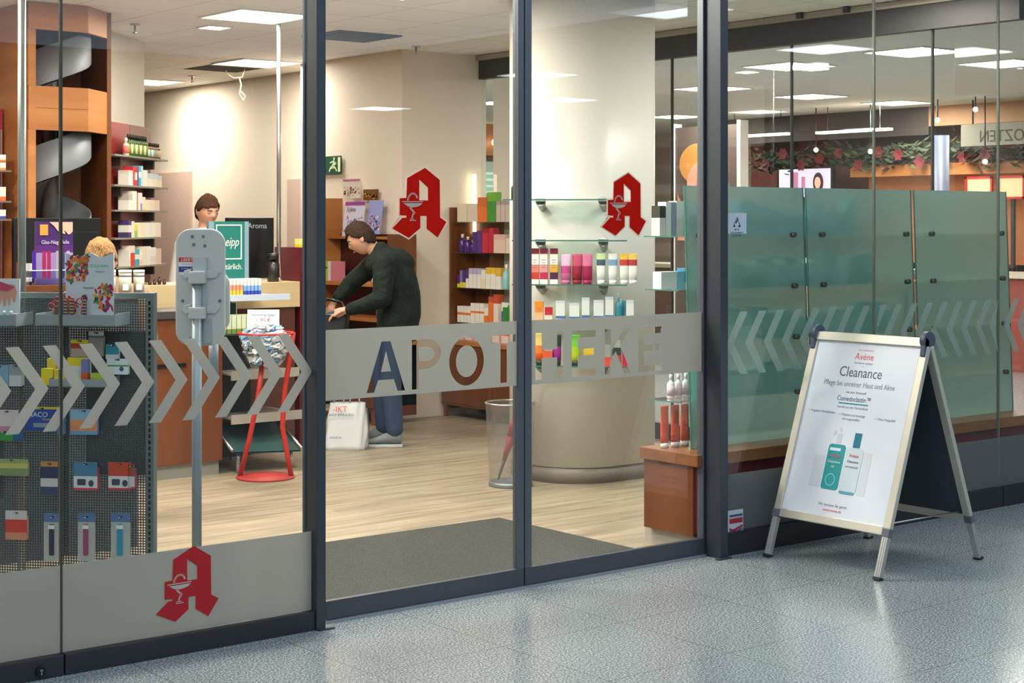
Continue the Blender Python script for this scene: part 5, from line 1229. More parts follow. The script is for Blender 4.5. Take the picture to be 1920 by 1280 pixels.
def gtray(label, pxa, pxb, py0, py1, dep=.17):
    a = gl(pxa, py1, dep)[0]; b = gl(pxb, py1, dep)[0]; z0 = gl((pxa + pxb) / 2, py1, dep)[1]; z1 = gl((pxa + pxb) / 2, py0, dep)[1]
    e = empty('hook_on_tray', GF @ FR(((a + b) / 2, -dep / 2, z0)), label, 'tray', 'grey hook-on trays of the perforated stand')
    build('tray_floor', MB().box(a, b, -dep, -.004, z0, z0 + .004), TRM, GF, e); build('tray_front', MB().box(a, b, -dep, -dep + .003, z0, z1), TRM, GF, e)
    for x in (a, b - .003): build('tray_side', MB().extr([(x, 0)] * 3, 0, 0) if 0 else MB().box(x, x + .003, -dep + .003, -.004, z0, z1 + .004), TRM, GF, e, bevel=.001)
    return a, b, z0 + .004
ta = gtray('grey tray holding the manicure card display', 66, 216, 590, 612)
tb = gtray('grey tray at the left edge holding the teal goods', -60, 30, 590, 612)
tc_ = gtray('lower grey tray holding yellow packs', 92, 200, 711, 726, .15)
# manicure card
def card(px0, px1, pytop, off, z0, lab, color, name='display_card', cat='display card', wavy=True, th=.004):
    a, zt = gl(px0, pytop, off); b, _ = gl(px1, pytop, off)
    f = GF @ plane_frame((a, -off, z0), (1, 0, 0), (0, 0, 1)); W = b - a; Hh_ = zt - z0
    e = empty(name, GF @ FR(((a + b) / 2, -off, z0)), lab, cat)
    if wavy: pts = [(0, 0), (W, 0)] + [(W - W * t, Hh_ * (.97 + .03 * math.cos(t * 4 * math.pi)) * (1 - .02 * 0)) for t in [i / 20 for i in range(21)]]
    else: pts = rect(0, W, 0, Hh_)
    shape('card', [pts], th, mat(color, .4), f, e)
    return e, f, W, Hh_
e, f, W, Hx = card(124, 214, 474, .10, ta[2] + .0005, 'white manicure display card with colourful petals in the tray', (196, 206, 212))
rnd = random.Random(3)
pc = [(190, 30, 80), (200, 40, 50), (210, 170, 60), (150, 30, 90), (70, 130, 90), (220, 120, 60)]
def petals(cx, cy, n, rad, par):
    for ci, c_ in enumerate(pc):
        P = []
        for i in range(n):
            a = rnd.uniform(0, 6.28); q = rad * math.sqrt(rnd.random()); x, y = cx + q * math.cos(a), cy + q * math.sin(a); th_ = rnd.uniform(0, 3.14); l, w_ = rnd.uniform(.009, .017), rnd.uniform(.004, .008)
            if 0.004 < x < W - .004 and y < Hx * .95: P.append([(x + l * math.cos(t) * math.cos(th_) - w_ * math.sin(t) * math.sin(th_), y + l * math.cos(t) * math.sin(th_) + w_ * math.sin(t) * math.cos(th_)) for t in [k * math.pi / 4 for k in range(8)]])
        for k, p_ in enumerate(P): pass
        mb = MB()
        for p_ in P: mb.v += [Vector((x, y, 0)) for x, y in p_]; n0 = len(mb.v) - 8; mb.f.append(tuple(range(n0, n0 + 8))); mb.m.append(0); mb.sm.append(False)
        if P: build('petal_print', mb, mat(c_, .4), f @ Matrix.Translation((0, 0, .0045 + ci * .0002)), par)
petals(.036, Hx * .78, 10, .052, e); petals(W - .032, Hx * .38, 9, .050, e); petals(.075, Hx * .92, 4, .018, e); petals(.015, Hx * .25, 8, .03, e)
text('SOLIDARIS', .016, mat((110, 180, 130), .5), f, e, x=W * .70, y=Hx * .80, z=.005, t=.0005); text('Manikuere', .009, mat((120, 150, 140), .5), f, e, x=W * .72, y=Hx * .73, z=.005, t=.0005)
text('becasan', .014, mat((90, 150, 120), .5), f, e, x=W * .48, y=Hx * .50, z=.005, t=.0005)
for i, (xx, zz) in enumerate([(.03, .05), (.055, .075), (.09, .06), (.115, .055), (.145, .07), (.165, .075)]):
    k = MB(); c0 = Vector((ta[0] + .02 + xx, -.135, ta[2] + .022))
    if i < 2 or i == 4:
        k.path([c0 + Vector((.012 * math.cos(t), 0, zz + .012 * math.sin(t))) for t in [j * math.pi / 6 for j in range(13)]], .0025, 6)
        k.path([c0 + Vector((.018 + .012 * math.cos(t), 0, zz + .010 + .012 * math.sin(t))) for t in [j * math.pi / 6 for j in range(13)]], .0025, 6)
        k.tube(c0 + Vector((.010, 0, zz - .01)), c0 + Vector((.004, 0, -.018)), .004, .001, n=6)
        lab = 'nail scissors with red handles in the manicure display, %s' % ORD[i]
        build('nail_scissors', k, mat((170, 60, 70), .3, .3), GF, label=lab + ' from left', cat='scissors')
    else:
        k.box(c0.x - .007, c0.x + .007, c0.y - .004, c0.y + .004, c0.z - .018, c0.z + zz + .02); 
        for q_ in range(8): k.box(c0.x - .008, c0.x + .008, c0.y - .0055, c0.y - .004, c0.z - .012 + q_ * .012, c0.z - .007 + q_ * .012, 1)
        build('nail_clipper', k, [mat((90, 60, 90), .3), mat((206, 190, 150), .3, .5)], GF, label='patterned nail clipper strip in the manicure display, %s from left' % ORD[i], cat='nail clipper')
# hand care display at the left edge
e, f2, W2_, H2_ = card(-40, 38, 522, .10, tb[2] + .0005, 'hand care display card showing pink hands at the left edge', (206, 214, 216), wavy=False)
shape('printed_hand', [[(W2_ - .012, H2_ * .70), (W2_ - .02, H2_ * .86), (W2_ - .07, H2_ * .90), (W2_ - .09, H2_ * .70), (W2_ - .086, H2_ * .46), (W2_ - .078, H2_ * .45), (W2_ - .072, H2_ * .60), (W2_ - .066, H2_ * .40), (W2_ - .058, H2_ * .40), (W2_ - .054, H2_ * .60), (W2_ - .046, H2_ * .42), (W2_ - .038, H2_ * .43), (W2_ - .036, H2_ * .62), (W2_ - .026, H2_ * .48), (W2_ - .018, H2_ * .50)]], .0006, mat((206, 150, 130), .5), f2, e, z=.0045)
shape('printed_sleeve', [[(W2_ - .02, H2_ * .82), (W2_ - .10, H2_ * .98), (W2_ - .14, H2_ * .8), (W2_ - .05, H2_ * .72)]], .0006, mat((190, 70, 100), .5), f2, e, z=.0055)
for i in range(3): bottle('teal bottle with white cap in the left tray, %s from left' % ORD[i], tb[1] - .09 + i * .028, -.135, tb[2] + .0005, .012, .055, (70, 150, 150), (226, 232, 232), GF, group='teal bottles in the left tray')
pbox('clear pink sample pouch at the right end of the left tray', tb[1] - .012, -.15, tb[2] + .0005, .018, .03, .045, [(.6, (190, 80, 100)), (.4, (150, 180, 176))], GF, 'pouch', 'pouch')
# goods in the lower tray and above it
zt = tc_[2]
def gbox(label, pxa, pxb, pyt, pyb, off, sl, d=.03, z=None, **k):
    a, zb = gl(pxa, pyb, off); b, zt_ = gl(pxb, pyt, off)
    zb = zb if z is None else z
    return pbox(label, (a + b) / 2, -off + d / 2, zb, b - a, d, zt_ - zb, sl, GF, **k)
YL = (226, 206, 30)
gbox('bright yellow carton, lowest left in the lower tray', 77, 99, 691, 710, .12, [(1, YL)], z=zt + .0005)
gbox('yellow carton with white window, centre of the lower tray', 101, 120, 693, 710, .12, [(.6, YL), (.4, (206, 190, 60))], z=zt + .0005)
gbox('tall yellow carton behind the small yellow ones', 88, 104, 672, 690, .075, [(.3, YL), (.7, (214, 200, 70))], z=zt + .0005)
gbox('yellow and white blister pack in the lower tray', 126, 166, 671, 705, .10, [(.15, YL), (.55, (226, 226, 220)), (.3, YL)], z=zt + .0005)
gbox('orange and blue pack right of the yellow packs', 152, 164, 674, 705, .125, [(.5, (214, 90, 40)), (.5, (110, 120, 170))], z=zt + .0005)
gbox('pink and lime pack at the right end of the lower tray', 170, 190, 700, 711, .125, [(.5, (206, 90, 120)), (.5, (170, 200, 60))], z=zt + .0005)
# hanging packs on hooks
def hang(label, x0, x1, y0, y1, sl, depth=.035, off=.045, name='hanging_pack', cat='pack', extra=None, group=None):
    a, z1_ = gl(x0, y0, off); b, z0_ = gl(x1, y1, off)
    f_ = GF @ FR(((a + b) / 2, -off, z0_)); w_ = b - a; h_ = z1_ - z0_
    e = empty(name, f_, label, cat, group)
    mats = [mat(c, .35) for _, c in sl]; mb = MB(); zz = 0; tot = sum(q for q, _ in sl)
    for i, (q, c) in enumerate(sl): mb.box(-w_ / 2, w_ / 2, 0, .004, zz, zz + h_ * q / tot, i); zz += h_ * q / tot
    mb.box(-w_ / 2 + .001, w_ / 2 - .001, .004, .004 + depth * .5, .002, h_ * .8, 0)
    build('pack_front', mb, mats, f_, e)
    build('hook', MB().tube((0, off, h_ * .93), (0, -.02, h_ * .93), .002, n=6), STEEL, f_, e)
    build('euro_slot', MB().box(-.009, .009, -.0008, 0, h_ * .93 - .003, h_ * .93 + .003), BLACK, f_, e)
    if extra: extra(f_, e, w_, h_)
    return e
def txt(b_, s_, c_, x, y): return lambda f_, e, w_, h_: text(b_, s_, mat(c_, .4), f_ @ plane_frame((0, -.0006, 0), (1, 0, 0), (0, 0, 1)), e, x=w_ * x, y=h_ * y, t=.0006)
hang('white hanging pack with teal band, highest on the stand', 166, 194, 621, 668, [(.75, (150, 140, 136)), (.08, (60, 120, 130)), (.17, (206, 212, 210))])
hang('red and yellow comb pack under the manicure tray', 133, 165, 637, 669, [(.5, (190, 170, 160)), (.3, (190, 60, 40)), (.2, YL)])
hang('teal blue pack right of the white hanging pack', 198, 222, 645, 673, [(.3, (206, 206, 210)), (.7, (50, 140, 160))])
hang('white and blue pack above the lower tray right side', 200, 240, 672, 702, [(.5, (226, 230, 230)), (.1, (90, 150, 60)), (.4, (216, 226, 228))], extra=lambda f_, e, w_, h_: shape('blue_dot', [arc(w_ * .2, h_ * .35, .009, .009, 0, 360, 16)[:-1]], .0006, mat((40, 100, 140), .4), f_ @ plane_frame((0, -.0006, 0), (1, 0, 0), (0, 0, 1)), e))
hang('blue and white cotton pack at the left edge', -20, 16, 684, 724, [(1, (130, 170, 196))], .06); hang('white and grey striped pack right of the cotton pack', 17, 40, 683, 724, [(.5, (200, 206, 210)), (.5, (150, 160, 166))], .06)
hang('white glove pack with dark sketch at the left edge', -10, 34, 768, 812, [(.3, (190, 130, 160)), (.7, (206, 200, 200))]); 
hang('green pack with white tab below the glove pack', -10, 24, 808, 826, [(1, (50, 150, 60))], group=None); hang('brown and blue narrow pack right of the green pack', 24, 42, 808, 826, [(.5, (40, 90, 140)), (.5, (40, 90, 140))])
hang('blue compress pack with yellow top and white lettering', 48, 108, 762, 808, [(.9, (36, 72, 160)), (.1, (220, 200, 50))], extra=lambda f_, e, w_, h_: (txt('NACO', .028, (226, 230, 236), -.12, .58)(f_, e, w_, h_), txt('Komfort', .013, (226, 210, 60), .2, .44)(f_, e, w_, h_), shape('window', [rect(-w_ * .25, w_ * .25, h_ * .15, h_ * .33)], .0006, mat((140, 160, 170), .4), f_ @ plane_frame((0, -.0006, 0), (1, 0, 0), (0, 0, 1)), e)))
hang('light blue slim pack right of the compress pack', 108, 120, 768, 815, [(1, (90, 130, 180))])
hang('orange and sky blue pack in the third hook row', 132, 182, 767, 815, [(.15, (110, 160, 200)), (.45, (226, 150, 100)), (.4, (140, 190, 220))], extra=txt('Cooltherm', .022, (226, 110, 50), -.05, .22))
hang('pale green packs at the left edge, fourth hook row', -12, 52, 860, 892, [(.45, (130, 150, 100)), (.3, (190, 196, 110)), (.25, (150, 170, 110))])
hang('white and navy pack with pale figures, fourth hook row', 76, 108, 865, 928, [(.25, (60, 70, 110)), (.25, (206, 208, 210)), (.35, (40, 50, 90)), (.15, (200, 140, 80))])
for i, (a, b, n_, c1) in enumerate([(138, 182, 'blue', (70, 130, 170)), (203, 245, 'red and orange', (196, 70, 40))]):
    def ex(f_, e, w_, h_):
        pf = f_ @ plane_frame((0, -.0012, 0), (1, 0, 0), (0, 0, 1))
        shape('printed_device', [rrect(-w_ * .34, w_ * .02, h_ * .18, h_ * .40, .004), arc(w_ * .25, h_ * .25, .011, .013, 0, 360, 16)[:-1]], .0006, mat((60, 66, 90), .4), pf, e)
    hang('white and %s thermometer pack, fourth hook row' % n_, a, b, 866, 919, [(.08, (206, 60, 80)), (.42, (220, 224, 228)), (.5, c1)], .05, extra=ex)
hang('purple and orange thermometer pack at the right end', 240, 252, 870, 916, [(.08, (206, 60, 80)), (.42, (200, 204, 210)), (.5, (160, 80, 70))], .05)
hang('red flower toothbrush pack at the left edge', 10, 50, 957, 1012, [(.25, (206, 140, 110)), (.45, (206, 60, 50)), (.3, (200, 206, 206))])
for i, (a, b, c_, n_) in enumerate([(82, 113, (40, 42, 70), 'navy'), (146, 177, (150, 60, 110), 'plum'), (208, 243, (20, 150, 190), 'turquoise')]):
    def ex(f_, e, w_, h_, c_=c_):
        pf = f_ @ plane_frame((0, -.0012, 0), (1, 0, 0), (0, 0, 1))
        shape('handle_file', [rrect(-w_ * .16, w_ * .14, h_ * .12, h_ * .78, .005)], .003, mat(c_, .3), pf, e); shape('white_clip', [rect(-w_ * .2, w_ * .18, h_ * .68, h_ * .76)], .003, WHITE, pf, e, z=.003)
    hang('hanging %s foot file in a clear pack, lowest hook row' % n_, a, b, 962, 1052, [(.82, (176, 186, 184)), (.18, (80, 120, 170))], .02, extra=ex)
# purple nail file display on the side table
z0 = 1.3005
def sbox(label, pxa, pxb, pyt, Y, sl, d=.05, zb=z0, **k):
    a = onY(pxa, pyt, Y); b = onY(pxb, pyt, Y)
    return pbox(label, (a.x + b.x) / 2, Y + d / 2, zb, b.x - a.x, d, max(.01, a.z - zb), sl, **k)
e = sbox('tall purple display box with hands picture on the side table', 69, 137, 415, 2.02, [(.5, (150, 130, 180)), (.12, (84, 30, 110)), (.38, (60, 26, 96))], .03, name='display_box', cat='display box')
a = onY(69, 415, 2.02); fz = plane_frame((a.x, 2.018, z0), (1, 0, 0), (0, 0, 1)); WW = onY(137, 415, 2.02).x - a.x; HHH = a.z - z0
shape('orange_mark', [rect(WW * .08, WW * .30, HHH * .78, HHH * .95)], .001, mat((236, 150, 60), .4), fz, e)
shape('picture_hand', [[(WW * .34, HHH * .99), (WW * .46, HHH * .93), (WW * .58, HHH * .84), (WW * .64, HHH * .83), (WW * .62, HHH * .88), (WW * .72, HHH * .80), (WW * .78, HHH * .80), (WW * .74, HHH * .87), (WW * .86, HHH * .79), (WW * .92, HHH * .80), (WW * .98, HHH * .84), (WW * .98, HHH * .99)]], .001, mat((226, 170, 150), .5), fz, e, z=.001)
text('Glas-Nagelfeile', .026, mat((206, 190, 220), .5), fz, e, x=WW * .5, y=HHH * .64, z=.001, sx=.9)
for i, (a_, c_) in enumerate([(64, (70, 40, 150)), (83, (160, 40, 90)), (92, (160, 40, 90)), (108, (160, 150, 170)), (118, (60, 60, 90)), (128, (170, 160, 180))]):
    p = onY(a_, 470, 1.95); k = MB().extr(rrect(p.x - .009, p.x + .009, z0 + .03, p.z, .008, 4), 1.95, 1.953)
    build('nail_file', k, mat(c_, .25), label='%s glass nail file standing in the clear holder, %s from left' % (cname(c_), ORD[i]), cat='nail file')
r = empty('clear_holder', FR((-.33, 1.95, z0)), 'clear acrylic holder carrying the glass nail files', 'holder')
a = onY(55, 508, 1.90); b = onY(135, 508, 1.90)
build('acrylic_box', MB().box(a.x, b.x, 1.90, 1.905, z0, a.z).box(a.x, b.x, 1.985, 1.99, z0, a.z).box(a.x, b.x, 1.905, 1.985, z0, z0 + .03), glass('acrylic', (.86, .88, .95), 1.5), parent=r)
build('acrylic_rim', MB().box(a.x, b.x, 1.899, 1.906, a.z, a.z + .004), mat((226, 232, 240), .2), parent=r)
sbox('white framed notice with small dark picture on the table', 41, 60, 494, 1.97, [(.15, (30, 30, 34)), (.2, WH), (.3, (90, 96, 96)), (.35, WH)], .02, name='notice_frame', cat='notice')
sbox('burgundy folder standing behind the white notice', 33, 44, 492, 2.05, [(1, (100, 20, 40))], .02, name='folder', cat='folder')
# cans with white lids
for i, (a_, b_) in enumerate([(196, 218), (221, 248), (249, 272)]):
    p = onY((a_ + b_) / 2, 548, 2.0); q = onY((a_ + b_) / 2, 506, 2.0); rr = (b_ - a_) / 2 / 428.
    e = empty('milk_can', FR((p.x, 2.0, 1.24)), 'pale can with white lid behind the perforated stand, %s from left' % ORD[i], 'can', 'pale cans with white lids')
    build('can_body', MB().lathe([(rr, 1.2405), (rr, q.z - .014)], (p.x, 2.0, 0), 24), mat((196, 192, 172), .4), parent=e); build('can_lid', MB().lathe([(rr * 1.04, q.z - .014), (rr * 1.04, q.z)], (p.x, 2.0, 0), 24), mat((238, 236, 230), .4), parent=e)
    build('can_band', MB().lathe([(rr * 1.01, q.z - .034), (rr * 1.01, q.z - .02)], (p.x, 2.0, 0), 24), mat((150, 152, 150), .3), parent=e)
    shape('can_label', [rect(-.014, .014, 0, .03)], .0006, WHITE, plane_frame((p.x - .012, 2.0 - rr * 1.02, 1.262), (1, -.3, 0), (0, 0, 1)), e)
r = empty('display_plinth', FR((-.06, 2.0, 0)), 'plain grey plinth carrying the pale cans', 'plinth')
build('plinth_body', MB().box(-.255, .10, 1.90, 2.12, 0, 1.22), mat((72, 76, 78), .6), parent=r); build('plinth_top', MB().box(-.256, .11, 1.89, 2.13, 1.22, 1.24), WOOD, parent=r)
for i, a_ in enumerate((281, 290, 299, 308)):
    p = onY(a_, 531, 4.44); 
    bottle('small dark brown bottle on the maple ledge, %s from left' % ORD[i], p.x if p.x > 1.32 else 1.33 + i * .03, 4.44, 1.1825, .012, .035 + .02 * (i == 2), (60, 30, 34), (40, 20, 20), group='small dark bottles on the maple ledge')

# ================================================================== PLASTIC BAG
p = onZ(648, 842, 0); bf = FR((p.x, p.y, 0), -TH)
e = empty('plastic_bag', bf, 'full white plastic shopping bag standing beside the shoes', 'bag')
# crumpled sack: rings of varying size
mb = MB(); n = 36; lv = 12
for a in range(lv + 1):
    t = a / lv; z = .33 * t; wx = .145 * (1 - .10 * t + .05 * math.sin(t * 5)); wy = .085 * (1 - .45 * t)
    for i in range(n):
        th_ = 2 * math.pi * i / n; cr = 1 + .05 * math.sin(5 * th_ + 3 * t) + .035 * math.sin(9 * th_ - 7 * t) + .02 * random.uniform(-1, 1)
        x = wx * cr * math.copysign(abs(math.cos(th_)) ** .6, math.cos(th_)); y = wy * cr * math.copysign(abs(math.sin(th_)) ** .8, math.sin(th_))
        mb.v.append(Vector((x + .015 * t, y, max(z + (.01 * math.sin(3 * th_) if 0 < a < lv else 0), 0))))
for a in range(lv):
    for i in range(n): j = (i + 1) % n; mb.f.append((a * n + i, a * n + j, (a + 1) * n + j, (a + 1) * n + i)); mb.m.append(0); mb.sm.append(True)
mb.f.append(tuple(reversed(range(n)))); mb.m.append(0); mb.sm.append(False)
build('sack', mb, mat((226, 230, 232), .35, name='bag_plastic'), bf, e)
for x in (-.05, .06): build('handle', MB().path([(x - .03, -.01, .32), (x - .02, -.01, .42), (x + .01, -.01, .45), (x + .03, -.01, .42), (x + .04, -.01, .32)], .006, 6), mat((226, 230, 232), .35), bf, e)
bfp = bf @ plane_frame((0, -.112, 0), (1, 0, 0), (0, .1, 1))
text('-IKT', .055, mat((226, 100, 50), .5), bfp, e, x=-.03, y=.275, t=.002); text('jetzt einkaufen', .030, mat((50, 70, 150), .5), bfp, e, x=-.02, y=.245, t=.002); text('aktuell.de', .022, mat((60, 70, 150), .5), bfp, e, x=-.06, y=.09, t=.002)
e2 = empty('tote_bag', bf @ FR((.10, .16, 0)), 'red and grey patterned bag just behind the white plastic bag', 'bag')
build('tote_body', MB().extr([(.0, 0), (.15, 0), (.135, .26), (.02, .28)], .20, .30), mat((150, 146, 144), .6), bf, e2, bevel=.02)
shape('tote_print', [[(.07, .04), (.14, .10), (.15, .16), (.10, .14), (.13, .22), (.08, .18)]], .002, mat((190, 50, 50), .5), bf @ plane_frame((-.02, .198, 0), (1, 0, 0), (0, 0, 1)), e2)

# ================================================================== PEOPLE
def skin_mesh(joints, edges, root=0, sub=2):
    """closed tapering limbs between joints; merge() later fuses them into one continuous surface"""
    bm = bmesh.new(); n = 20
    R2 = [j[1] if isinstance(j[1], tuple) else (j[1], j[1]) for j in joints]
    for i, j in edges:
        p0, p1 = Vector(joints[i][0]), Vector(joints[j][0]); d = (p1 - p0)
        if d.length < 1e-6: continue
        d.normalize(); yb = Vector((0, 1, 0)); b_ax = yb - d * yb.dot(d)
        if b_ax.length < .2: b_ax = Vector((1, 0, 0)) - d * d.x
        b_ax.normalize(); a_ax = b_ax.cross(d).normalized()
        st = []
        for k in range(5): a_ = math.pi / 2 * (1 - k / 4); st.append((0, -math.sin(a_), math.cos(a_)))
        for k in range(1, 4): st.append((k / 4, 0, 1))
        for k in range(5): a_ = math.pi / 2 * k / 4; st.append((1, math.sin(a_), math.cos(a_)))
        rings = []
        for t, off, sc in st:
            ra = R2[i][0] * (1 - t) + R2[j][0] * t; rb = R2[i][1] * (1 - t) + R2[j][1] * t; rm = min(ra, rb); sc = max(sc, .02)
            c0 = p0.lerp(p1, t) + d * off * rm
            rings.append([bm.verts.new(c0 + a_ax * ra * sc * math.cos(2 * math.pi * k / n) + b_ax * rb * sc * math.sin(2 * math.pi * k / n)) for k in range(n)])
        for u, v in zip(rings, rings[1:]):
            for k in range(n): bm.faces.new((u[k], u[(k + 1) % n], v[(k + 1) % n], v[k]))
        bm.faces.new(list(reversed(rings[0]))); bm.faces.new(rings[-1])
    bmesh.ops.recalc_face_normals(bm, faces=bm.faces)
    me = bpy.data.meshes.new('limbs'); bm.to_mesh(me); bm.free(); return me
def head_mesh():
    """head centred at its middle, facing -y, about .24 high"""
    bm = bmesh.new(); bmesh.ops.create_uvsphere(bm, u_segments=40, v_segments=28, radius=1)
    for v in bm.verts:
        x, y, z = v.co
        X = x * .076; Y = y * .094; Z = z * .118
        if z < -.1: X *= 1 - .38 * (-z - .1) ** 1.3; 
        if y > 0 and z < 0: Y *= 1 - .45 * (-z)
        if y < 0: 
            Y *= (1 - .06 * abs(z))
            Y -= .020 * math.exp(-((x / .17) ** 2) - ((z + .12) / .16) ** 2)        # nose
            Y -= .006 * math.exp(-((x / .35) ** 2) - ((z + .52) / .12) ** 2)         # lips
            Y -= .008 * math.exp(-((x / .35) ** 2) - ((z + .88) / .16) ** 2)         # chin
            Y += .010 * (math.exp(-(((x - .42) / .18) ** 2) - ((z - .08) / .12) ** 2) + math.exp(-(((x + .42) / .18) ** 2) - ((z - .08) / .12) ** 2))
            Y -= .006 * math.exp(-((x / .6) ** 2) - ((z - .28) / .1) ** 2)
        v.co = (X, Y, Z)
    for s in (-1, 1):
        q = bmesh.ops.create_icosphere(bm, subdivisions=2, radius=1)
        for v in q['verts']: v.co = Vector((s * .077 + v.co.x * .010, .012 + v.co.y * .018 + v.co.z * .004, -.004 + v.co.z * .032))
    me = bpy.data.meshes.new('h'); bm.to_mesh(me); bm.free(); return me
def merge(parts, vox=.006, smooth=2):
    bm = bmesh.new()
    for me, M_ in parts:
        t = bmesh.new(); t.from_mesh(me); t.transform(M_); m3 = bpy.data.meshes.new('t'); t.to_mesh(m3); t.free(); bm.from_mesh(m3)
    me = bpy.data.meshes.new('m'); bm.to_mesh(me); bm.free(); o = bpy.data.objects.new('m', me); COL.objects.link(o)
    rm = o.modifiers.new('r', 'REMESH'); rm.mode = 'VOXEL'; rm.voxel_size = vox; rm.use_smooth_shade = True
    sm = o.modifiers.new('q', 'SMOOTH'); sm.factor = .5; sm.iterations = smooth
    m2 = bpy.data.meshes.new_from_object(o.evaluated_get(bpy.context.evaluated_depsgraph_get())); bpy.data.objects.remove(o)
    return m2
def addmesh(name, me, m, frame, parent=None, **kw):
    me.materials.clear(); me.materials.append(m); o = bpy.data.objects.new(name, me)
    for p_ in me.polygons: p_.use_smooth = True
    link(o, frame, parent); return props(o, **kw)
def face_parts(e, frame, HM, hair, style, browc=(60, 40, 30)):
    ey = MB(); ir = MB(); br = MB(); mo = MB()
    for s in (-1, 1):
        ey.ball((s * .031, -.0755, .006), (.0115), .0115, .0075, n=12); ir.ball((s * .031, -.0855, .005), .0042, n=8)
        br.path([(s * .016, -.091, .026), (s * .032, -.090, .031), (s * .046, -.079, .026)], .003, 6)
    mo.path([(-.022, -.088, -.060), (-.010, -.0945, -.058), (0, -.096, -.0595), (.010, -.0945, -.058), (.022, -.088, -.060)], .0042, 8)
    F2 = frame @ HM
    build('eyes', ey, mat((176, 160, 150), .8, spec=.1), F2, e); build('irises', ir, mat((40, 28, 22), .7, spec=.1), F2, e); build('eyebrows', br, mat(browc, .7), F2, e); build('mouth', mo, mat((178, 96, 88), .5), F2, e)
    bm = bmesh.new(); bmesh.ops.create_uvsphere(bm, u_segments=48, v_segments=32, radius=1); rn = random.Random(5); kill = []
    for v in bm.verts:
        x, y, z = v.co
        thick = 1.10 + .07 * mnoise.noise(Vector((x * 3, y * 3, z * 3 + 4))) + .05 * mnoise.noise(Vector((x * 9, y * 9, z * 4)))
        # hairline: forehead, behind the ears, nape
        lim = ((.34 + .12 * x) if y < -.55 else (.34 - (y + .55) * .95 if y < .0 else -.22 - y * .75)) if style == 'short' else (.45 if y < -.6 else (.45 - (y + .6) * 1.6 if y < 0 else -.75))
        if z < lim: kill.append(v)
        v.co = Vector((x * .078 * thick, y * .095 * thick + .002, z * .118 * (thick + .02) + .004))
    bmesh.ops.delete(bm, geom=kill, context='VERTS')
    me = bpy.data.meshes.new('hair'); bm.to_mesh(me); bm.free()
    o = bpy.data.objects.new('hx', me); COL.objects.link(o); so = o.modifiers.new('s', 'SOLIDIFY'); so.thickness = .014; so.offset = -1
    m2 = bpy.data.meshes.new_from_object(o.evaluated_get(bpy.context.evaluated_depsgraph_get())); bpy.data.objects.remove(o)
    hm, hn, hb, ho = nt('hair_strands'); nz_ = N(hn, 'ShaderNodeTexNoise'); nz_.inputs['Scale'].default_value = 60
    mp_ = N(hn, 'ShaderNodeMapping'); mp_.inputs['Scale'].default_value = (3, 3, .4); tc = N(hn, 'ShaderNodeTexCoord'); hn.links.new(tc.outputs['Object'], mp_.inputs[0]); hn.links.new(mp_.outputs[0], nz_.inputs[0])
    rp = ramp(hn, [(.3, lin(tuple(int(c * .6) for c in hair))), (.7, lin(tuple(min(255, int(c * 1.25)) for c in hair)))]); hn.links.new(nz_.outputs[0], rp.inputs[0]); hn.links.new(rp.outputs[0], hb.inputs[0]); hb.inputs['Roughness'].default_value = .85; hb.inputs['Specular IOR Level'].default_value = .15
    addmesh('hair', m2, hm, F2, e)
def hand_joints(wr, dirv, side, r0=.008, curl=.5, thumb=1):
    """returns joint list + edges for a hand growing out of wrist point wr along dirv; side = vector across the palm"""
    wr, d, s = Vector(wr), Vector(dirv).normalized(), Vector(side).normalized(); dn = d.cross(s).normalized()
    J = [(wr[:], (.022, .018)), ((wr + d * .045)[:], (.032, .016)), ((wr + d * .085)[:], (.036, .014))]; E = [(0, 1), (1, 2)]
    out = []
    for i, (k, L) in enumerate([(-.03, .062), (-.010, .074), (.010, .070), (.029, .054)]):
        b = wr + d * .085 + s * k; p1 = b + d * L * .45 + dn * curl * .012; p2 = p1 + (d + dn * curl).normalized() * L * .33; p3 = p2 + (d + dn * curl * 2.2).normalized() * L * .28
        out.append([(b - d * .02)[:], p1[:], p2[:], p3[:]])
    tb_ = wr + d * .03 - s * .03 * thumb
    out.append([(tb_ + s * .01 * thumb)[:], (tb_ - s * .022 * thumb + d * .022)[:], (tb_ - s * .028 * thumb + d * .046 + dn * .008)[:], (tb_ - s * .024 * thumb + d * .064 + dn * .014)[:]])
    return J, E, out
def hand_meshes(wr, d, s, **k):
    J, E, fs = hand_joints(wr, d, s, **k); M = [(skin_mesh(J, E, 0, 1), ID)]
    for f_ in fs: M.append((skin_mesh([(q, rr) for q, rr in zip(f_, (.0105, .0095, .0085, .0075))], [(0, 1), (1, 2), (2, 3)], 0, 1), ID))
    return M

# ---- bending customer (side view, facing left in the photograph)
p = onZ(725, 834, 0); PF = FR((p.x, p.y, 0), -TH)
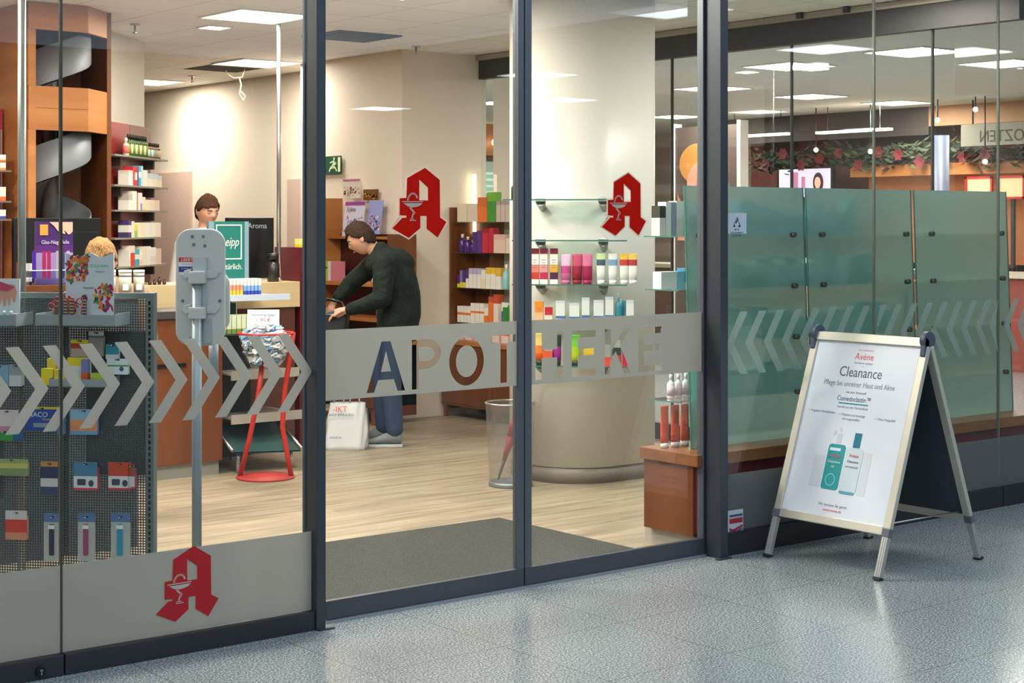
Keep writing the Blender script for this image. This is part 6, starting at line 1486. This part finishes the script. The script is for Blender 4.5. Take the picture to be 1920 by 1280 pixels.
# local: x right, y away, z up ; 260 px per metre
cu_ = lambda px: (px - 725) / 260.5
cz_ = lambda py: 1.6 - (py - 416) / 260.5
e = empty('person', PF, 'person in dark green jacket and jeans bending forward over a bag', 'person')
hd = (cu_(677), -.02, cz_(447))
HMc = Matrix.Translation(hd) @ Matrix.Rotation(R(-90), 4, 'Z') @ Matrix.Rotation(R(32), 4, 'X')
pel = (cu_(742), 0, .98); ch = (cu_(732), 0, 1.27); nk = (cu_(712), 0, cz_(478)); hb_ = (cu_(695), -.01, cz_(460))
J = [(pel, (.10, .12)), ((cu_(745), 0, 1.12), (.11, .14)), (ch, (.12, .16)), (nk, .06), (hb_, .052), (hd, .05),
     ((cu_(726), -.17, cz_(492)), .06), ((cu_(722), -.24, cz_(556)), .045), ((cu_(672), -.22, cz_(572)), .035), ((cu_(656), -.20, cz_(577)), .024),
     ((cu_(700), .17, cz_(492)), .06), ((cu_(650), .20, cz_(535)), .045), ((cu_(628), .16, cz_(562)), .03), ((cu_(620), .14, cz_(570)), .024),
     ((cu_(742), -.10, .86), .065), ((cu_(732), -.10, .50), .065), ((cu_(742), -.10, .10), .032),
     ((cu_(735), .10, .86), .065), ((cu_(715), .10, .50), .065), ((cu_(716), .12, .10), .032)]
Ed = [(0, 1), (1, 2), (2, 3), (3, 4), (4, 5), (2, 6), (6, 7), (7, 8), (8, 9), (2, 10), (10, 11), (11, 12), (12, 13), (0, 14), (14, 15), (15, 16), (0, 17), (17, 18), (18, 19)]
parts = [(skin_mesh(J, Ed, 0, 1), ID), (head_mesh(), HMc)]
parts += hand_meshes((cu_(656), -.20, cz_(577)), (-.9, .25, -.35), (.1, 1, 0)) + hand_meshes((cu_(621), .14, cz_(569)), (-.25, -.5, -.8), (.6, -.5, .1))
addmesh('body', merge(parts, .006), SKIN, PF, e)
face_parts(e, PF, HMc, (56, 40, 32), 'short')
def garment(name, J, Ed, m, sub=2, root=0):
    return addmesh(name, merge([(skin_mesh(J, Ed, root, sub), ID)], .010, 6), m, PF, e)
jk, jn, jb, jo = nt('quilted_jacket'); wv = N(jn, 'ShaderNodeTexNoise'); wv.inputs['Scale'].default_value = 11; bu = N(jn, 'ShaderNodeBump'); bu.inputs['Strength'].default_value = .7; bu.inputs['Distance'].default_value = .03
jb.inputs['Base Color'].default_value = lin((22, 31, 27)); jb.inputs['Roughness'].default_value = .85; jb.inputs['Specular IOR Level'].default_value = .25; jn.links.new(wv.outputs[0], bu.inputs['Height']); jn.links.new(bu.outputs[0], jb.inputs['Normal'])
JJ = [((cu_(744), 0, .82), (.145, .225)), ((cu_(748), 0, .95), (.160, .215)), ((cu_(750), 0, 1.06), (.15, .17)), ((cu_(744), 0, 1.17), (.15, .185)), ((cu_(730), 0, 1.30), (.125, .19)), ((cu_(714), -.005, cz_(472)), (.075, .085)),
      ((cu_(724), -.17, cz_(494)), .085), ((cu_(722), -.25, cz_(556)), .068), ((cu_(690), -.235, cz_(568)), .055), ((cu_(664), -.215, cz_(576)), .046),
      ((cu_(700), .16, cz_(494)), .08), ((cu_(650), .20, cz_(535)), .062), ((cu_(630), .165, cz_(560)), .048)]
garment('jacket', JJ, [(0, 1), (1, 2), (2, 3), (3, 4), (4, 5), (4, 6), (6, 7), (7, 8), (8, 9), (4, 10), (10, 11), (11, 12)], jk)
JN = [((cu_(743), 0, .93), (.15, .13)), ((cu_(742), -.095, .80), .105), ((cu_(733), -.105, .48), .082), ((cu_(742), -.10, .125), .062), ((cu_(735), .095, .80), .105), ((cu_(716), .105, .48), .08), ((cu_(717), .12, .125), .060)]
garment('jeans', JN, [(0, 1), (1, 2), (2, 3), (0, 4), (4, 5), (5, 6)], mat((44, 62, 92), .8, name='denim'))
def shoe(fr_, x, y, par):
    mb = MB(); n = 24
    secs = [(0, .034, .036, .105), (.05, .042, .042, .115), (.11, .044, .044, .100), (.17, .046, .046, .075), (.22, .042, .040, .058), (.26, .024, .018, .036)]
    k = len(mb.v)
    for t, wl, wr_, h in secs:
        for i in range(12):
            a = 2 * math.pi * i / 12; mb.v.append(Vector((x + .05 - t, y + wl * math.cos(a), .022 + max(0, (h - .022)) * (.5 + .5 * math.sin(a)))))
    for a in range(len(secs) - 1):
        for i in range(12): j = (i + 1) % 12; mb.f.append((k + a * 12 + i, k + a * 12 + j, k + (a + 1) * 12 + j, k + (a + 1) * 12 + i)); mb.m.append(0); mb.sm.append(True)
    mb.f.append(tuple(range(k, k + 12))); mb.m.append(0); mb.sm.append(False); mb.f.append(tuple(k + 60 + i for i in reversed(range(12)))); mb.m.append(0); mb.sm.append(False)
    s = build('shoe', mb, mat((120, 124, 130), .8), fr_, par)
    so = [(x + .055, -.026), (x + .055, .026), (x - .05, .038), (x - .14, .042), (x - .195, .026), (x - .208, 0), (x - .195, -.026), (x - .14, -.042), (x - .05, -.038)]
    build('sole', MB().prism([(a, b + y) for a, b in so], 0, .022), mat((196, 198, 200), .7), fr_, s, bevel=.006)
    la = MB()
    for q_ in range(4): la.tube((x - .06 - q_ * .022, y - .022, .088 - q_ * .008), (x - .06 - q_ * .022, y + .022, .088 - q_ * .008), .003, n=6)
    build('laces', la, WHITE, fr_, s)
shoe(PF, cu_(742), -.10, e); shoe(PF, cu_(712), .13, e)
# bag held in the hands
b_ = empty('handbag', PF @ FR((cu_(628), 0, .72)), 'black open shoulder bag held by the bending customer', 'bag')
build('bag_body', MB().extr([(cu_(585), .70), (cu_(648), .72), (cu_(655), .97), (cu_(640), .99), (cu_(600), .93), (cu_(580), .96)], -.17, .13), mat((26, 30, 36), .5), PF, b_, bevel=.02)
build('bag_zip', MB().path([(cu_(655), -.17, .98), (cu_(630), -.175, .945), (cu_(600), -.172, .945)], .004, 6), mat((120, 130, 150), .3, .5), PF, b_)
build('bag_strap', MB().path([(cu_(590), .1, .95), (cu_(610), .12, 1.04), (cu_(640), .05, 1.02), (cu_(650), -.1, .98)], .010, 8), mat((20, 22, 26), .5), PF, b_)

# ---- shop assistants behind the counter
def standing(label, px, Z, htop, shirt, hair, style, yaw, pitch=0, roll=0, leaf=None):
    lat = (px - 960) / F * Z; x = CX + Z * S_ + lat * C_; y = CY + Z * C_ - lat * S_
    fr_ = FR((x, y, 0), -TH + yaw); e = empty('person', fr_, label, 'person')
    s = htop / 1.75; hz = htop - .122
    HM = Matrix.Translation((0, -.02, hz)) @ Matrix.Rotation(pitch, 4, 'X') @ Matrix.Rotation(roll, 4, 'Y')
    J = [((0, 0, .95 * s), (.14, .10)), ((0, 0, 1.15 * s), (.13, .09)), ((0, 0, 1.36 * s), (.15, .10)), ((0, .01, 1.49 * s), .055), ((0, 0, hz - .06), .05), ((0, 0, hz), .05)]
    Ed = [(0, 1), (1, 2), (2, 3), (3, 4), (4, 5)]
    for sd in (-1, 1):
        k = len(J); J += [((sd * .19, .0, 1.39 * s), .055), ((sd * .24, .02, 1.12 * s), .042), ((sd * .20, -.12, .92 * s), .032), ((sd * .17, -.2, .92 * s), .024)]; Ed += [(2, k), (k, k + 1), (k + 1, k + 2), (k + 2, k + 3)]
        k = len(J); J += [((sd * .09, 0, .85 * s), .09), ((sd * .10, -.01, .48 * s), .06), ((sd * .10, .02, .09), .045)]; Ed += [(0, k), (k, k + 1), (k + 1, k + 2)]
    parts = [(skin_mesh(J, Ed, 0, 1), ID), (head_mesh(), HM)]
    for sd in (-1, 1): parts += hand_meshes((sd * .17, -.2, .92 * s), (-sd * .2, -1, -.1), (sd, -.2, 0), thumb=-1)
    addmesh('body', merge(parts, .007), SKIN, fr_, e); face_parts(e, fr_, HM, hair, style)
    JJ = [((0, 0, .88 * s), (.17, .13)), ((0, 0, 1.12 * s), (.155, .115)), ((0, 0, 1.36 * s), (.175, .12)), ((0, .01, 1.46 * s), (.075, .07))]; E2 = [(0, 1), (1, 2), (2, 3)]
    for sd in (-1, 1): k = len(JJ); JJ += [((sd * .19, 0, 1.38 * s), .072), ((sd * .245, .02, 1.12 * s), .056), ((sd * .205, -.12, .935 * s), .045)]; E2 += [(2, k), (k, k + 1), (k + 1, k + 2)]
    addmesh('shirt', merge([(skin_mesh(JJ, E2, 0, 1), ID)], .011), mat(shirt, .8), fr_, e)
    JN = [((0, 0, .93 * s), (.145, .115))]; E3 = []
    for sd in (-1, 1): k = len(JN); JN += [((sd * .09, 0, .82 * s), .10), ((sd * .10, -.01, .48 * s), .075), ((sd * .10, .02, .08), .062)]; E3 += [(0, k), (k, k + 1), (k + 1, k + 2)]
    addmesh('trousers', merge([(skin_mesh(JN, E3, 0, 1), ID)], .011), mat((50, 52, 60), .8), fr_, e)
    for sd in (-1, 1): build('shoe', MB().box(sd * .10 - .045, sd * .10 + .045, -.17, .07, 0, .07), mat((40, 40, 44), .5), fr_, e, bevel=.02, seg=3)
    return e
standing('person with short dark brown hair standing behind the teal sign, looking down', 386, 12.3, 1.80, (226, 220, 214), (78, 52, 40), 'short', R(42), R(14))
standing('person with blond brown hair mostly hidden behind the manicure card', 190, 8.9, 1.508, (140, 112, 90), (150, 116, 78), 'short', R(8), R(18))
